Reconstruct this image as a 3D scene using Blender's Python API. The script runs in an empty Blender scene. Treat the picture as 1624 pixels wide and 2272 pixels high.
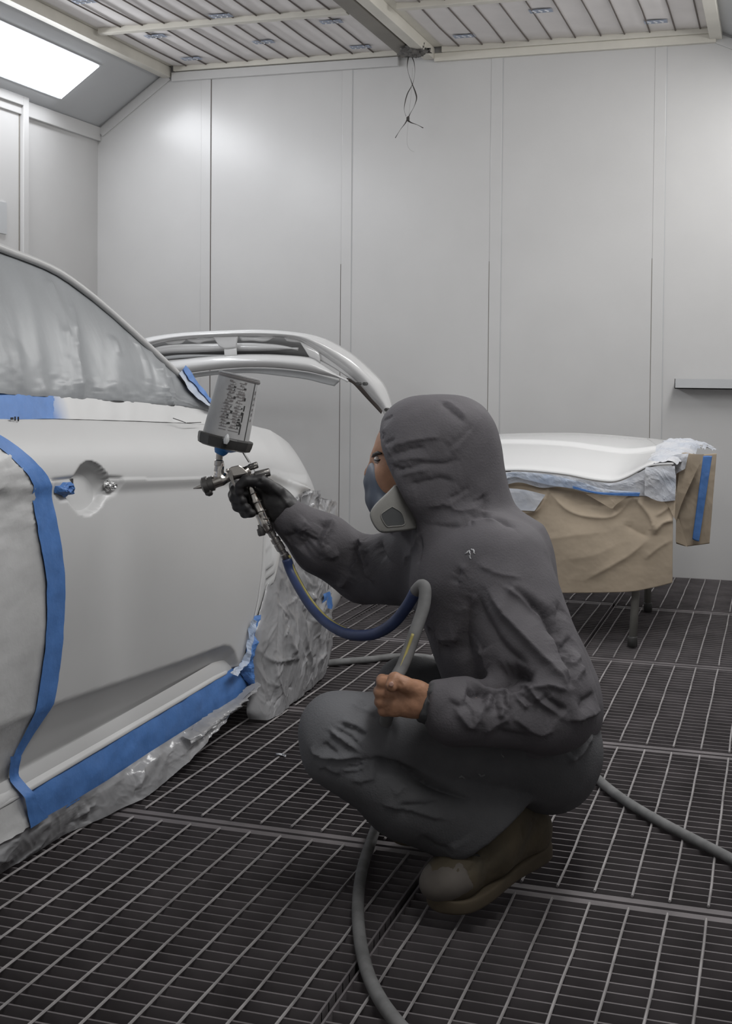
import bpy, bmesh, math, random
import numpy as np
from mathutils import Vector, Matrix, noise
random.seed(4)
sc = bpy.context.scene
COL = sc.collection
PI = math.pi

# ------------------------------------------------------------------ camera, light, exposure
FPX, CX, CY, YAW, PITCH, ROLL, CAMH = 2816.7, 812.0, 893.4, .3147, .0276, .0083, 1.05
WPX, HPX = 1624.0, 2272.0
def _cam_axes():
    c, s = math.cos(YAW), math.sin(YAW)
    f = np.array([-s*math.cos(PITCH), c*math.cos(PITCH), -math.sin(PITCH)])
    r = np.array([c, s, 0.0]); u = np.cross(r, f)
    a, b = math.cos(ROLL), math.sin(ROLL)
    return r*a+u*b, u*a-r*b, f
RT, UP, FW = _cam_axes()
EYE = np.array([0, 0, CAMH])
cam = bpy.data.cameras.new('camera'); camo = bpy.data.objects.new('camera', cam); COL.objects.link(camo)
camo.matrix_world = Matrix((( RT[0], UP[0], -FW[0], 0), (RT[1], UP[1], -FW[1], 0), (RT[2], UP[2], -FW[2], CAMH), (0, 0, 0, 1)))
cam.sensor_fit = 'HORIZONTAL'; cam.sensor_width = 36.0; cam.lens = FPX/WPX*36.0
cam.shift_x = 0; cam.shift_y = -(HPX/2-CY)/WPX
cam.clip_start = .02; cam.clip_end = 60
sc.camera = camo
sc.view_settings.view_transform = 'Standard'; sc.view_settings.look = 'None'
sc.view_settings.gamma = 1.0; sc.view_settings.use_curve_mapping = False
sc.view_settings.exposure = 0.0
LAMP_LEFT, LAMP_RIGHT = 15.5, 13.5
wd = bpy.data.worlds.new('world'); sc.world = wd; wd.use_nodes = True
wd.node_tree.nodes['Background'].inputs[0].default_value = (.6, .62, .65, 1)
wd.node_tree.nodes['Background'].inputs[1].default_value = .02
sc.cycles.use_denoising = True
sc.cycles.max_bounces = 8; sc.cycles.diffuse_bounces = 4; sc.cycles.glossy_bounces = 3
sc.cycles.transparent_max_bounces = 8
sc.cycles.caustics_reflective = False; sc.cycles.caustics_refractive = False

# ------------------------------------------------------------------ survey helpers: sight line of a photo point met with a plane of the place
def ray(x, y): return RT*((x-CX)/FPX) - UP*((y-CY)/FPX) + FW
def at(x, y, D): return EYE + ray(x, y)*D
def onX(x, y, X): d = ray(x, y); return EYE + d*(X/d[0])
def onY(x, y, Y): d = ray(x, y); return EYE + d*(Y/d[1])
def onZ(x, y, Z=0.0): d = ray(x, y); return EYE + d*((Z-CAMH)/d[2])
def onPl(x, y, n, p0): d = ray(x, y); return EYE + d*(np.dot(np.array(p0)-EYE, n)/np.dot(d, n))

# ------------------------------------------------------------------ object helpers
def tag(o, label=None, cat=None, group=None, kind=None):
    if label: o['label'] = label
    if cat: o['category'] = cat
    if group: o['group'] = group
    if kind: o['kind'] = kind
    return o
def thing(name, loc, label, cat, group=None):
    o = bpy.data.objects.new(name, None); COL.objects.link(o)
    o.location = [float(v) for v in loc]; o.empty_display_size = .1
    o['_l'] = [float(v) for v in loc]
    return tag(o, label, cat, group)
def link(name, me, mat=None, parent=None, smooth=False):
    o = bpy.data.objects.new(name, me); COL.objects.link(o)
    if mat: me.materials.append(mat)
    if smooth: me.polygons.foreach_set('use_smooth', [True]*len(me.polygons))
    if parent is not None:
        o.parent = parent
        p = parent
        while p is not None and '_l' not in p.keys(): p = p.parent
        l = p['_l'] if (p is not None and parent.parent is None and '_l' in parent.keys()) else (0, 0, 0)
        if parent.parent is None and '_l' in parent.keys():
            o.matrix_parent_inverse = Matrix.Translation([-l[0], -l[1], -l[2]])
        # a sub-part's parent mesh sits at its own root already, so it needs no offset of its own
    return o
def mesh(name, V, F, mat=None, parent=None, smooth=False):
    me = bpy.data.meshes.new(name)
    me.from_pydata([tuple(float(c) for c in v) for v in V], [], [tuple(int(i) for i in f) for f in F]); me.update()
    return link(name, me, mat, parent, smooth)
def struct(name, V, F, mat, smooth=False):
    o = mesh(name, V, F, mat, None, smooth); o['kind'] = 'structure'; return o
class MB:
    def __init__(s): s.v = []; s.f = []
    def add(s, V, F):
        b = len(s.v); s.v += [tuple(v) for v in V]; s.f += [tuple(i+b for i in f) for f in F]; return s
    def box(s, x0, x1, y0, y1, z0, z1):
        V = [(x0,y0,z0),(x1,y0,z0),(x1,y1,z0),(x0,y1,z0),(x0,y0,z1),(x1,y0,z1),(x1,y1,z1),(x0,y1,z1)]
        return s.add(V, [(3,2,1,0),(4,5,6,7),(0,1,5,4),(1,2,6,5),(2,3,7,6),(3,0,4,7)])
    def obox(s, c, ax, ay, az):
        c, ax, ay, az = map(np.array, (c, ax, ay, az))
        V = [c+i*ax+j*ay+k*az for k in (-1,1) for j in (-1,1) for i in (-1,1)]
        return s.add(V, [(0,2,3,1),(4,5,7,6),(0,1,5,4),(1,3,7,5),(3,2,6,7),(2,0,4,6)])
    def tube(s, pts, r, n=10, cap=True):
        V, F = tube_geo(pts, r, n, cap); return s.add(V, F)
    def build(s, name, mat, parent=None, smooth=False): return mesh(name, s.v, s.f, mat, parent, smooth)
def tube_geo(pts, r, n=10, cap=True):
    pts = [np.array(p, float) for p in pts]; m = len(pts)
    rs = r if hasattr(r, '__len__') else [r]*m
    V = []; F = []; t0 = pts[1]-pts[0]; t0 = t0/np.linalg.norm(t0)
    a = np.cross(t0, (0, 0, 1.0));
    if np.linalg.norm(a) < .1: a = np.cross(t0, (1.0, 0, 0))
    a /= np.linalg.norm(a)
    for i in range(m):
        t = pts[min(i+1, m-1)]-pts[max(i-1, 0)]; t = t/(np.linalg.norm(t)+1e-12)
        a = a - t*np.dot(a, t); a /= np.linalg.norm(a); b = np.cross(t, a)
        for k in range(n):
            an = 2*PI*k/n; V.append(pts[i]+rs[i]*(math.cos(an)*a+math.sin(an)*b))
    for i in range(m-1):
        for k in range(n):
            F.append((i*n+k, i*n+(k+1) % n, (i+1)*n+(k+1) % n, (i+1)*n+k))
    if cap: F.append(tuple(range(n-1, -1, -1))); F.append(tuple((m-1)*n+k for k in range(n)))
    return V, F
def spline(P, n=8):
    P = [np.array(p, float) for p in P]; out = []
    Q = [2*P[0]-P[1]]+P+[2*P[-1]-P[-2]]
    for i in range(1, len(Q)-2):
        p0, p1, p2, p3 = Q[i-1:i+3]
        for k in range(n):
            t = k/n
            out.append(.5*((2*p1)+(p2-p0)*t+(2*p0-5*p1+4*p2-p3)*t*t+(3*p1-p0-3*p2+p3)*t**3))
    out.append(P[-1]); return out
def resample(P, n):
    P = np.array(P, float); d = np.r_[0, np.cumsum(np.linalg.norm(np.diff(P, axis=0), axis=1))]
    t = np.linspace(0, d[-1], n); return np.stack([np.interp(t, d, P[:, k]) for k in range(P.shape[1])], 1)
def grid(name, A, mat, parent=None, smooth=True, thick=0.0, flip=False):
    A = np.array(A, float); n, m, _ = A.shape
    F = []
    for i in range(n-1):
        for j in range(m-1):
            q = (i*m+j, i*m+j+1, (i+1)*m+j+1, (i+1)*m+j)
            F.append(q[::-1] if flip else q)
    o = mesh(name, A.reshape(-1, 3), F, mat, parent, smooth)
    if thick:
        md = o.modifiers.new('solidify', 'SOLIDIFY'); md.thickness = thick; md.offset = 0
    return o
def strip(top, bot, n, m):
    """ruled grid between two 3-D edge lines"""
    T = resample(top, n); B = resample(bot, n); w = np.linspace(0, 1, m)[None, :, None]
    return T[:, None, :]*(1-w)+B[:, None, :]*w
def lathe(p0, p1, prof, n=24):
    """profile [(distance along p0->p1, radius)]"""
    p0 = np.array(p0, float); t = np.array(p1, float)-p0; t /= np.linalg.norm(t)
    a = np.cross(t, FW); a /= np.linalg.norm(a); b = np.cross(t, a)
    V = []; F = []
    for (h, r) in prof:
        for k in range(n):
            an = 2*PI*k/n; V.append(p0+t*h+r*(math.cos(an)*a+math.sin(an)*b))
    for i in range(len(prof)-1):
        for k in range(n): F.append((i*n+k, i*n+(k+1) % n, (i+1)*n+(k+1) % n, (i+1)*n+k))
    F.append(tuple(range(n-1, -1, -1))); F.append(tuple((len(prof)-1)*n+k for k in range(n)))
    return V, F
def bevel(o, w, seg=2, ang=.6):
    md = o.modifiers.new('bevel', 'BEVEL'); md.width = w; md.segments = seg; md.limit_method = 'ANGLE'; md.angle_limit = ang
    return o
def fbm(p, s, o=4): return noise.fractal(Vector(p)*s, 1.0, 2.0, o)
def cell(p, s):
    d, _ = noise.voronoi(Vector(p)*s); return d[0]
def crumple(p, s, a):
    return a*(cell(p, s)-.45 + .45*(cell((p[0]+3.1, p[1]-1.7, p[2]+.6), s*2.1)-.45))
def ridge(p, s, k=5): return (1-min(1, 1.6*abs(noise.noise(Vector(p)*s))))**k
def crease(p, a, s=9., st=(1, 1, .55)):
    q = (p[0]*st[0], p[1]*st[1], p[2]*st[2]); w_ = .25*noise.noise(Vector(q)*s*.6+Vector((5, 2, 8)))
    q2 = (q[0]+w_, q[1]-w_, q[2]+.5*w_)
    return a*(ridge(q, s)+.6*ridge(q2, s*2.1)+.35*ridge((q2[2], q2[0], q2[1]), s*4.3)+.5*noise.noise(Vector(q)*s*.7))
def sstep(x, a=0., b=1.):
    t = np.clip((np.asarray(x, float)-a)/(b-a), 0, 1); return t*t*(3-2*t)

# ------------------------------------------------------------------ materials
def mat(name, c, rough=.5, metal=0., spec=.5, cvar=0., cscale=8., bump=0., bscale=60., coat=0., alpha=1., c2=None, stretch=None, det=4, emit=0., trans=0.):
    m = bpy.data.materials.new(name); m.use_nodes = True; nt = m.node_tree; N = nt.nodes; L = nt.links
    b = N['Principled BSDF']
    b.inputs['Base Color'].default_value = (*c, 1); b.inputs['Roughness'].default_value = rough
    b.inputs['Metallic'].default_value = metal; b.inputs['Specular IOR Level'].default_value = spec
    if coat: b.inputs['Coat Weight'].default_value = coat; b.inputs['Coat Roughness'].default_value = .06
    if alpha < 1: b.inputs['Alpha'].default_value = alpha
    if trans: b.inputs['Transmission Weight'].default_value = trans
    if emit: b.inputs['Emission Color'].default_value = (*c, 1); b.inputs['Emission Strength'].default_value = emit
    tc = N.new('ShaderNodeTexCoord'); mp = N.new('ShaderNodeMapping'); L.new(tc.outputs['Object'], mp.inputs['Vector'])
    if stretch: mp.inputs['Scale'].default_value = stretch
    if cvar or c2:
        n = N.new('ShaderNodeTexNoise'); n.inputs['Scale'].default_value = cscale; n.inputs['Detail'].default_value = det
        L.new(mp.outputs[0], n.inputs['Vector'])
        r = N.new('ShaderNodeValToRGB'); e = r.color_ramp.elements
        e[0].position = .3; e[1].position = .7
        d = c2 or tuple(max(0, v*(1-cvar)) for v in c); u = c if c2 else tuple(min(1, v*(1+cvar)) for v in c)
        e[0].color = (*d, 1); e[1].color = (*u, 1)
        L.new(n.outputs['Fac'], r.inputs['Fac']); L.new(r.outputs['Color'], b.inputs['Base Color'])
    if bump:
        n = N.new('ShaderNodeTexNoise'); n.inputs['Scale'].default_value = bscale; n.inputs['Detail'].default_value = 5
        L.new(mp.outputs[0], n.inputs['Vector'])
        bp = N.new('ShaderNodeBump'); bp.inputs['Strength'].default_value = bump; bp.inputs['Distance'].default_value = .004
        L.new(n.outputs['Fac'], bp.inputs['Height']); L.new(bp.outputs['Normal'], b.inputs['Normal'])
    return m
M = {}
M['wall'] = mat('painted_steel_wall', (.57, .565, .56), .45, cvar=.03, cscale=2.5, bump=.03, bscale=30, coat=.7)
M['wall'].node_tree.nodes['Principled BSDF'].inputs['Coat Roughness'].default_value = .24
M['slope'] = mat('grey_slope_panel', (.50, .51, .52), .45, cvar=.03, cscale=3)
M['ceil'] = mat('ceiling_sheet', (.45, .44, .43), .7)
M['media'] = mat('filter_media', (.86, .83, .82), .95, cvar=.04, cscale=5, bump=.1, bscale=200)
M['frame'] = mat('cream_channel', (.68, .655, .59), .45, cvar=.06, cscale=6)
M['rod'] = mat('dark_wire', (.12, .10, .09), .6)
M['beam'] = mat('grey_beam', (.24, .225, .20), .6, cvar=.1, cscale=5)
M['dark'] = mat('dark_gap', (.03, .028, .026), .8)
M['print'] = mat('blue_print', (.40, .45, .56), .8)
M['printl'] = mat('pale_print', (.66, .67, .70), .8)
M['lens'] = mat('lamp_lens', (.945, .965, 1.0), .4, emit=LAMP_LEFT)
M['lensr'] = mat('lamp_lens_side', (.99, .985, .975), .4, emit=LAMP_RIGHT)
M['pit'] = mat('pit_floor', (.115, .102, .106), .9, cvar=.3, cscale=6)
M['bar'] = mat('grating_bar', (.135, .122, .126), .7, cvar=.25, cscale=9)
M['rodf'] = mat('grating_rod', (.28, .265, .265), .7, cvar=.3, cscale=12)
M['paint'] = mat('white_paint', (.56, .56, .56), .32, coat=.5, spec=.45)
M['paint2'] = mat('fresh_white_paint', (.74, .74, .74), .22, coat=.8, spec=.5)
M['paintm'] = mat('white_basecoat', (.53, .53, .53), .42, coat=.15, cvar=.02, cscale=4)
M['film'] = mat('masking_film', (.33, .33, .34), .2, spec=.8, cvar=.16, cscale=9, bump=.35, bscale=32, alpha=.84)
M['filmw'] = mat('window_film', (.285, .297, .310), .36, spec=.5, c2=(.235, .245, .256), cscale=5, stretch=(1, 1.6, .35), bump=.15, bscale=30)
M['filmo'] = mat('oversprayed_film', (.48, .48, .48), .38, cvar=.06, cscale=6, bump=.3, bscale=40)
M['tape'] = mat('blue_tape', (.075, .19, .47), .5, cvar=.12, cscale=20, bump=.2, bscale=90)
M['tapew'] = mat('dusted_blue_tape', (.30, .38, .53), .55, c2=(.55, .57, .60), cscale=9, bump=.3, bscale=60)
M['white'] = mat('dusted_white_paper', (.58, .58, .595), .7, c2=(.43, .46, .52), cscale=9, bump=.3, bscale=50)
M['kraft'] = mat('brown_paper', (.41, .335, .25), .75, cvar=.12, cscale=7, bump=.15, bscale=40)
M['suit'] = mat('grey_suit_cloth', (.098, .092, .100), .75, spec=.3, cvar=.10, cscale=16, bump=.25, bscale=240)
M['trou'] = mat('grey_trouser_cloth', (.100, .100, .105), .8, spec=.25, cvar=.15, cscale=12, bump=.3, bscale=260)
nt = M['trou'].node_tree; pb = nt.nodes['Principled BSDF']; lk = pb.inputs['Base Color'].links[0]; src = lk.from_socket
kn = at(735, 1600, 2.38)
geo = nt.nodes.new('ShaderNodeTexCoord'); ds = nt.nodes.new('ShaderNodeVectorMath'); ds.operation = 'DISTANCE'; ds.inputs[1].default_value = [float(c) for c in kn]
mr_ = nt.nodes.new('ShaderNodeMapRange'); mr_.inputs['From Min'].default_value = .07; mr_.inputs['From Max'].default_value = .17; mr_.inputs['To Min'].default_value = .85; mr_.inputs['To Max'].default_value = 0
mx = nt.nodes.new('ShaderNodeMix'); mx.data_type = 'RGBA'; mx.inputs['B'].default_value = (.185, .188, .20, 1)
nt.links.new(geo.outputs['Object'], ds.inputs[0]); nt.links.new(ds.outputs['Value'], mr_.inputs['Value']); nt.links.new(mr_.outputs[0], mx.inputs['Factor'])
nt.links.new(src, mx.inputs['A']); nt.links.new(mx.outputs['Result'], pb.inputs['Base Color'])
M['cuff'] = mat('dark_rib_cuff', (.055, .055, .058), .85)
M['skin'] = mat('skin', (.36, .19, .115), .5, spec=.4, cvar=.14, cscale=60, bump=.12, bscale=180)
M['nail'] = mat('nail', (.40, .24, .19), .35)
M['hair'] = mat('dark_hair', (.02, .014, .012), .6)
M['eye'] = mat('eye_white', (.55, .5, .47), .2)
M['glove'] = mat('black_glove', (.020, .019, .020), .5, spec=.4, bump=.15, bscale=80)
M['mask'] = mat('blue_grey_rubber', (.085, .105, .145), .5, cvar=.12, cscale=14)
M['cart'] = mat('grey_cartridge', (.25, .246, .23), .55, cvar=.10, cscale=20, bump=.08, bscale=80)
M['inset'] = mat('dark_filter', (.075, .078, .080), .7)
M['strap'] = mat('black_strap', (.02, .02, .02), .7)
M['boot'] = mat('dusty_leather', (.105, .082, .048), .8, c2=(.06, .05, .034), cscale=10, bump=.3, bscale=90)
M['toe'] = mat('scuffed_toe', (.13, .115, .10), .75, cvar=.25, cscale=14)
M['sole'] = mat('boot_sole', (.085, .066, .042), .85, cvar=.2, cscale=15)
M['chrome'] = mat('chrome', (.62, .59, .55), .18, metal=1.)
M['steel'] = mat('worn_steel', (.42, .40, .38), .32, metal=1., cvar=.15, cscale=30)
M['dsteel'] = mat('dark_steel', (.16, .155, .15), .4, metal=.8)
M['cup'] = mat('translucent_cup', (.46, .46, .46), .3, c2=(.30, .30, .305), cscale=14, stretch=(1, 1, .6))
M['black'] = mat('black_plastic', (.035, .034, .033), .45, cvar=.3, cscale=30)
M['bluep'] = mat('blue_plastic', (.04, .22, .55), .4)
M['ink'] = mat('black_ink', (.03, .03, .03), .7)
M['inkg'] = mat('faded_ink', (.16, .15, .15), .7)
M['hblue'] = mat('blue_hose', (.035, .055, .14), .45, cvar=.2, cscale=20)
M['hgrey'] = mat('dusty_hose', (.20, .20, .20), .75, c2=(.12, .12, .12), cscale=25, bump=.1)
M['yel'] = mat('yellow_stripe', (.36, .31, .10), .6)
M['foil'] = mat('foil', (.6, .6, .6), .25, metal=.9)
M['dgrey'] = mat('dark_grey_backing', (.16, .16, .16), .7)
M['tyre'] = mat('tyre', (.02, .02, .02), .8)
M['stand'] = mat('stand_steel', (.24, .235, .215), .55, cvar=.15, cscale=10)
M['tie'] = mat('cable_tie', (.04, .035, .032), .5)
M['thread'] = mat('thread', (.3, .29, .28), .7)
M['grime'] = mat('grime', (.12, .115, .11), .9, cvar=.5, cscale=40)

# ================================================================== THE SETTING
XL, XR, YB, YF, ZC = -3.83, .35, 6.636, -.75, 2.79
SLx, SLz, SLt = -3.37, 2.735, 2.44       # left slope: top edge x, its height, lower edge height
SRx = -.33
def quad(name, pts, m): return struct(name, pts, [(0, 1, 2, 3)], m)
quad('floor', [(XL,YF,-.34),(XR,YF,-.34),(XR,YB,-.34),(XL,YB,-.34)], M['pit'])
wb = MB().box(XL-.1, XR+.1, YB, YB+.08, -.34, ZC+.1); wbo = wb.build('wall_back', M['wall']); wbo['kind'] = 'structure'
w = MB().box(XL-.08, XL, YF, YB, -.34, ZC+.1).build('wall_left', M['wall']); w['kind'] = 'structure'
w = MB().box(XR, XR+.08, YF, YB, -.34, ZC+.1).build('wall_right', M['wall']); w['kind'] = 'structure'
w = MB().box(XL-.1, XR+.1, YF-.08, YF, -.34, ZC+.1).build('wall_front', M['wall']); w['kind'] = 'structure'
w = MB().box(XL-.1, XR+.1, YF-.1, YB+.1, ZC, ZC+.06).build('ceiling', M['ceil']); w['kind'] = 'structure'
# sloped lamp panels along both sides
def slope(name, xa, za, xb, zb):
    V = [(xa,YF,za),(xa,YB,za),(xb,YB,zb),(xb,YF,zb),(xa,YF,za+.03),(xa,YB,za+.03)]
    return struct(name, V[:4], [(0,1,2,3)], M['slope'])
slope('wall_upper_left', SLx, SLz+.02, XL, SLt)
slope('wall_upper_right', XR, SLt, SRx, SLz+.02)
# ledge where slope meets wall, wall seams, cornice
def tri(name, m, *boxes):
    b = MB()
    for q in boxes: b.box(*q)
    o = b.build(name, m); o['kind'] = 'structure'; return bevel(o, .003)
tri('trim_1', M['wall'], (XL, XL+.022, YF, YB, SLt-.075, SLt+.005))
tri('trim_2', M['wall'], (XR-.022, XR, YF, YB, SLt-.075, SLt+.005))
k = 3
for (xa, xb) in ((-3.165, -3.10), (-2.314, -2.25), (-1.479, -1.413), (-.631, -.568)):
    o = tri('trim_%d' % k, M['wall'], (xa+.003, xb-.003, YB-.0035, YB, 0, SLz-.02)); k += 1
    o = MB().box(xb-.0022 if xa < -3 else xb-.003, xb+.0012, YB-.0015, YB, 0, SLz).build('trim_%d' % k, M['rod' if xa < -3 else 'slope']); o['kind'] = 'structure'; k += 1
    o = MB().box(xa-.0005, xa+.0022, YB-.0012, YB, 0, 1.62 if xa > -3 else .9).build('trim_%d' % k, M['rod' if -3 < xa < -2 else 'beam']); o['kind'] = 'structure'; k += 1
# sloping corner strip on the back wall beneath the slope panel
def bar3(name, p, q, w_, h_, m):
    p, q = np.array(p, float), np.array(q, float); t = (q-p)/2
    n = np.cross(t, (0, 1, 0)); n /= np.linalg.norm(n)
    o = MB().obox((p+q)/2, t, np.array((0, 1, 0))*h_/2, n*w_/2).build(name, m); o['kind'] = 'structure'; return bevel(o, .002)
bar3('trim_%d' % k, (XL+.02, YB-.006, SLt-.03), (SLx+.0, YB-.006, SLz-.02), .05, .012, M['wall']); k += 1
bar3('trim_%d' % k, (XR-.02, YB-.006, SLt-.03), (SRx, YB-.006, SLz-.02), .05, .012, M['wall']); k += 1
BX0, BX1 = -1.985, -1.845               # grey centre beam
tri('trim_%d' % k, M['wall'], (SLx+.03, BX0-.0, YB-.03, YB, SLz-.055, SLz-.005)); k += 1           # pale angle under the back frame
tri('trim_%d' % k, M['frame'], (-1.785, SRx, YB-.03, YB, SLz-.045, SLz-.002)); k += 1
tri('trim_%d' % k, M['frame'], (SLx-.035, SLx+.02, YF, YB-.01, SLz-.03, SLz+.03), (SLx-.01, SLx+.055, YF, YB-.03, SLz+.03, SLz+.045)); k += 1
tri('trim_%d' % k, M['frame'], (SRx-.03, SRx+.03, YF, YB-.01, SLz-.03, SLz+.04)); k += 1
tri('trim_%d' % k, M['frame'], (BX1, -1.785, YF, YB-.01, SLz-.03, SLz+.03), (-1.80, -1.735, YF, YB-.03, SLz+.03, SLz+.045)); k += 1
tri('trim_%d' % k, M['beam'], (BX0+.018, BX1-.03, YF, YB-.02, SLz-.012, SLz+.04)); k += 1
tri('trim_%d' % k, M['dark'], (BX0-.004, BX0+.018, YF, YB-.02, SLz+.01, SLz+.04), (BX1-.03, BX1, YF, YB-.02, SLz+.01, SLz+.04)); k += 1
# cross frames between the filters
ROWS = [(5.77, 6.60), (4.93, 5.77), (4.09, 4.93)]
for (ya, yb) in ROWS:
    for xa, xb in ((SLx+.05, BX0), (-1.74, SRx-.03)):
        tri('trim_%d' % k, M['frame'], (xa, xb, ya-.022, ya+.022, SLz-.002, SLz+.04)); k += 1
for xa, xb in ((SLx+.05, BX0), (-1.74, SRx-.03)):
    tri('trim_%d' % k, M['frame'], (xa, xb, 6.59, 6.63, SLz-.002, SLz+.04)); k += 1
# ceiling filters, each with its media, wires and printed stamps
def ceiling_filter(xa, xb, ya, yb, off, label, stamps):
    t = thing('ceiling_filter', ((xa+xb)/2, (ya+yb)/2, SLz+.03), label, 'filter', 'filters set in the booth ceiling')
    A = [[(x, y, SLz+.031+.0015*math.sin((x-xa-off)/.124*2*PI)) for y in np.linspace(ya, yb, 6)] for x in np.linspace(xa, xb, 90)]
    grid('filter_media', A, M['media'], t, thick=.01)
    x = xa+off
    while x < xb-.02:
        wob = random.uniform(-.006, .006)
        MB().tube([(x, ya+.01, SLz+.022), (x+wob, (ya+yb)/2, SLz+.019), (x+random.uniform(-.004, .004), yb-.01, SLz+.022)], .0038, 6).build('rod', M['rod'], t); x += .124
    for (sx, sy) in stamps:
        b = MB().box(sx-.055, sx+.055, sy-.028, sy+.028, SLz+.018, SLz+.0195); p = b.build('printed_stamp', M['print'], t)
        b = MB()
        for q in range(3):
            b.add(*tube_geo([(sx-.04+.03*q, sy-.018, SLz+.0175), (sx-.025+.03*q, sy+.004, SLz+.0175), (sx-.035+.03*q, sy+.018, SLz+.0175)], .004, 5))
        b.build('pale_mark', M['printl'], p)
    return t
px3 = lambda x, y: onZ(x, y, SLz+.02)[:2]
S1 = [px3(*q) for q in ((345, 80), (585, 93), (735, 48), (425, 130), (800, 104))]
S2 = [px3(*q) for q in ((490, 35), (188, 3))]
S3 = [px3(*q) for q in ((1030, 80), (1200, 24), (1455, 48))]
lab = ['white ceiling filter at the back wall left of the grey beam', 'white ceiling filter left of the beam, second row from the back wall', 'white ceiling filter left of the beam, third row out from the back wall']
labr = ['white ceiling filter at the back wall right of the grey beam', 'white ceiling filter right of the beam, second row from the back wall', 'white ceiling filter right of the beam, third row out from the back wall']
for i, (ya, yb) in enumerate(ROWS):
    ceiling_filter(SLx+.05, BX0, ya, yb, .085 if i == 0 else .13, lab[i], [S1, S2, []][i])
    ceiling_filter(-1.735, SRx-.03, ya, yb, .09 if i == 0 else .11, labr[i], [S3, [], []][i])
# lamps in the slopes
def ceiling_lamp(side, y0, y1, label, m):
    if side < 0: a, b = np.array((SLx, 0, SLz+.02)), np.array((XL, 0, SLt))
    else: a, b = np.array((SRx, 0, SLz+.02)), np.array((XR, 0, SLt))
    d = b-a; n = np.array((d[2], 0, -d[0])) if side > 0 else np.array((-d[2], 0, d[0])); n /= np.linalg.norm(n)
    if n[2] > 0: n = -n
    p0, p1 = a+d*.30, a+d*.80
    t = thing('strip_light', ((p0+p1)[0]/2, (y0+y1)/2, (p0+p1)[2]/2), label, 'light', 'strip lights in the sloped side panels')
    def q(o, s): return [tuple(p0+n*o+np.array((0, y0-s, 0))-d*s*1.5), tuple(p0+n*o+np.array((0, y1+s, 0))-d*s*1.5), tuple(p1+n*o+np.array((0, y1+s, 0))+d*s*1.5), tuple(p1+n*o+np.array((0, y0-s, 0))+d*s*1.5)]
    mesh('lens', q(.008, 0), [(0,1,2,3)] if side < 0 else [(3,2,1,0)], m, t)
    mesh('frame', q(.004, .012), [(0,1,2,3)], M['slope'], t)
ceiling_lamp(-1, 4.62, 6.08, 'white glowing strip light in the left sloped panel by the back wall', M['lens'])
ceiling_lamp(-1, 2.62, 4.08, 'strip light in the left sloped panel above the car boot', M['lens'])
ceiling_lamp(-1, .62, 2.08, 'strip light in the left sloped panel above the car bonnet', M['lens'])
ceiling_lamp(1, 4.62, 6.08, 'strip light in the right sloped panel by the back wall', M['lensr'])
ceiling_lamp(1, 2.62, 4.08, 'strip light in the right sloped panel level with the painter', M['lensr'])
ceiling_lamp(1, .62, 2.08, 'strip light in the right sloped panel nearest the camera', M['lensr'])
# door in the left wall
d0, d1, dz = 4.75, 5.815, 2.41
dr = MB().box(XL, XL+.012, d0, d1, .0, dz).build('door_1', M['wall']); dr['kind'] = 'structure'
b = MB().box(XL, XL+.035, d1, d1+.05, 0, dz+.05).box(XL, XL+.035, d0-.05, d0, 0, dz+.05).box(XL, XL+.035, d0, d1, dz, dz+.05)
f = b.build('door_frame', M['wall'], dr); bevel(f, .003)
MB().box(XL+.012, XL+.014, d1-.012, d1-.004, 0, dz).build('door_gap', M['beam'], dr)
MB().box(XL+.012, XL+.02, 5.36, 5.684, 1.724, 1.886).build('vent_plate', M['slope'], dr)
# ledge on the back wall
t = thing('wall_ledge', (-.1, YB-.05, .98), 'narrow pale metal ledge fixed to the back wall at far right', 'ledge')
MB().box(-.50, XR-.0, YB-.10, YB, .957, .962).box(-.50, XR, YB-.10, YB-.097, .957, 1.007).build('ledge_board', M['slope'], t)
MB().box(-.50, -.497, YB-.10, YB, .957, 1.007).build('end_plate', M['slope'], t)

# ------------------------------------------------------------------ steel floor gratings
def grating(x0, x1, y0, y1, label, group='steel grating panels of the booth floor'):
    t = thing('floor_grating', ((x0+x1)/2, (y0+y1)/2, 0), label, 'grating', group)
    g = .006; b = MB(); y = y0+.05
    while y < y1-.03:
        b.box(x0+g, x1-g, y-.0021, y+.0021, -.034, -.002); y += .0352
    b.build('bearing_bars', M['bar'], t)
    r = MB(); x = x0+.052
    while x < x1-.02:
        n = 10; pts = [(x+random.uniform(-.0012, .0012), yy, -.0005) for yy in np.linspace(y0+.03, y1-.03, n)]
        r.tube(pts, .0028, 6); x += .0742
    r.build('tie_rods', M['rodf'], t)
    e = MB().box(x0+g, x0+g+.004, y0+g, y1-g, -.034, 0).box(x1-g-.004, x1-g, y0+g, y1-g, -.034, 0)
    e.box(x0+g, x1-g, y0+g, y0+.028, -.034, -.004).box(x0+g, x1-g, y1-.028, y1-g, -.034, -.004)
    e.build('edge_frame', M['bar'], t)
S0 = -.687
ROWA = [(-.5, .55), (.55, 1.59), (1.59, 2.65), (2.65, 3.63), (3.63, 4.69), (4.69, 5.75), (5.75, 6.62)]
LA = ['dark steel grating panel behind the camera on the car side', 'dark steel grating panel at the bottom left below the picture edge', 'dark steel grating panel nearest at lower left beside the car sill',
      'dark steel grating panel under the left knee, between car and painter', 'dark steel grating panel beside the wrapped rear wheel, crossed by grey hose', 'dark steel grating panel behind the car boot, left of the brown paper', 'dark steel grating panel by the back wall left of the draped bonnet']
ROWB = [(-.5, .42), (.42, 1.46), (1.46, 2.52), (2.52, 3.58), (3.58, 4.635), (4.635, 5.69), (5.69, 6.62)]
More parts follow.
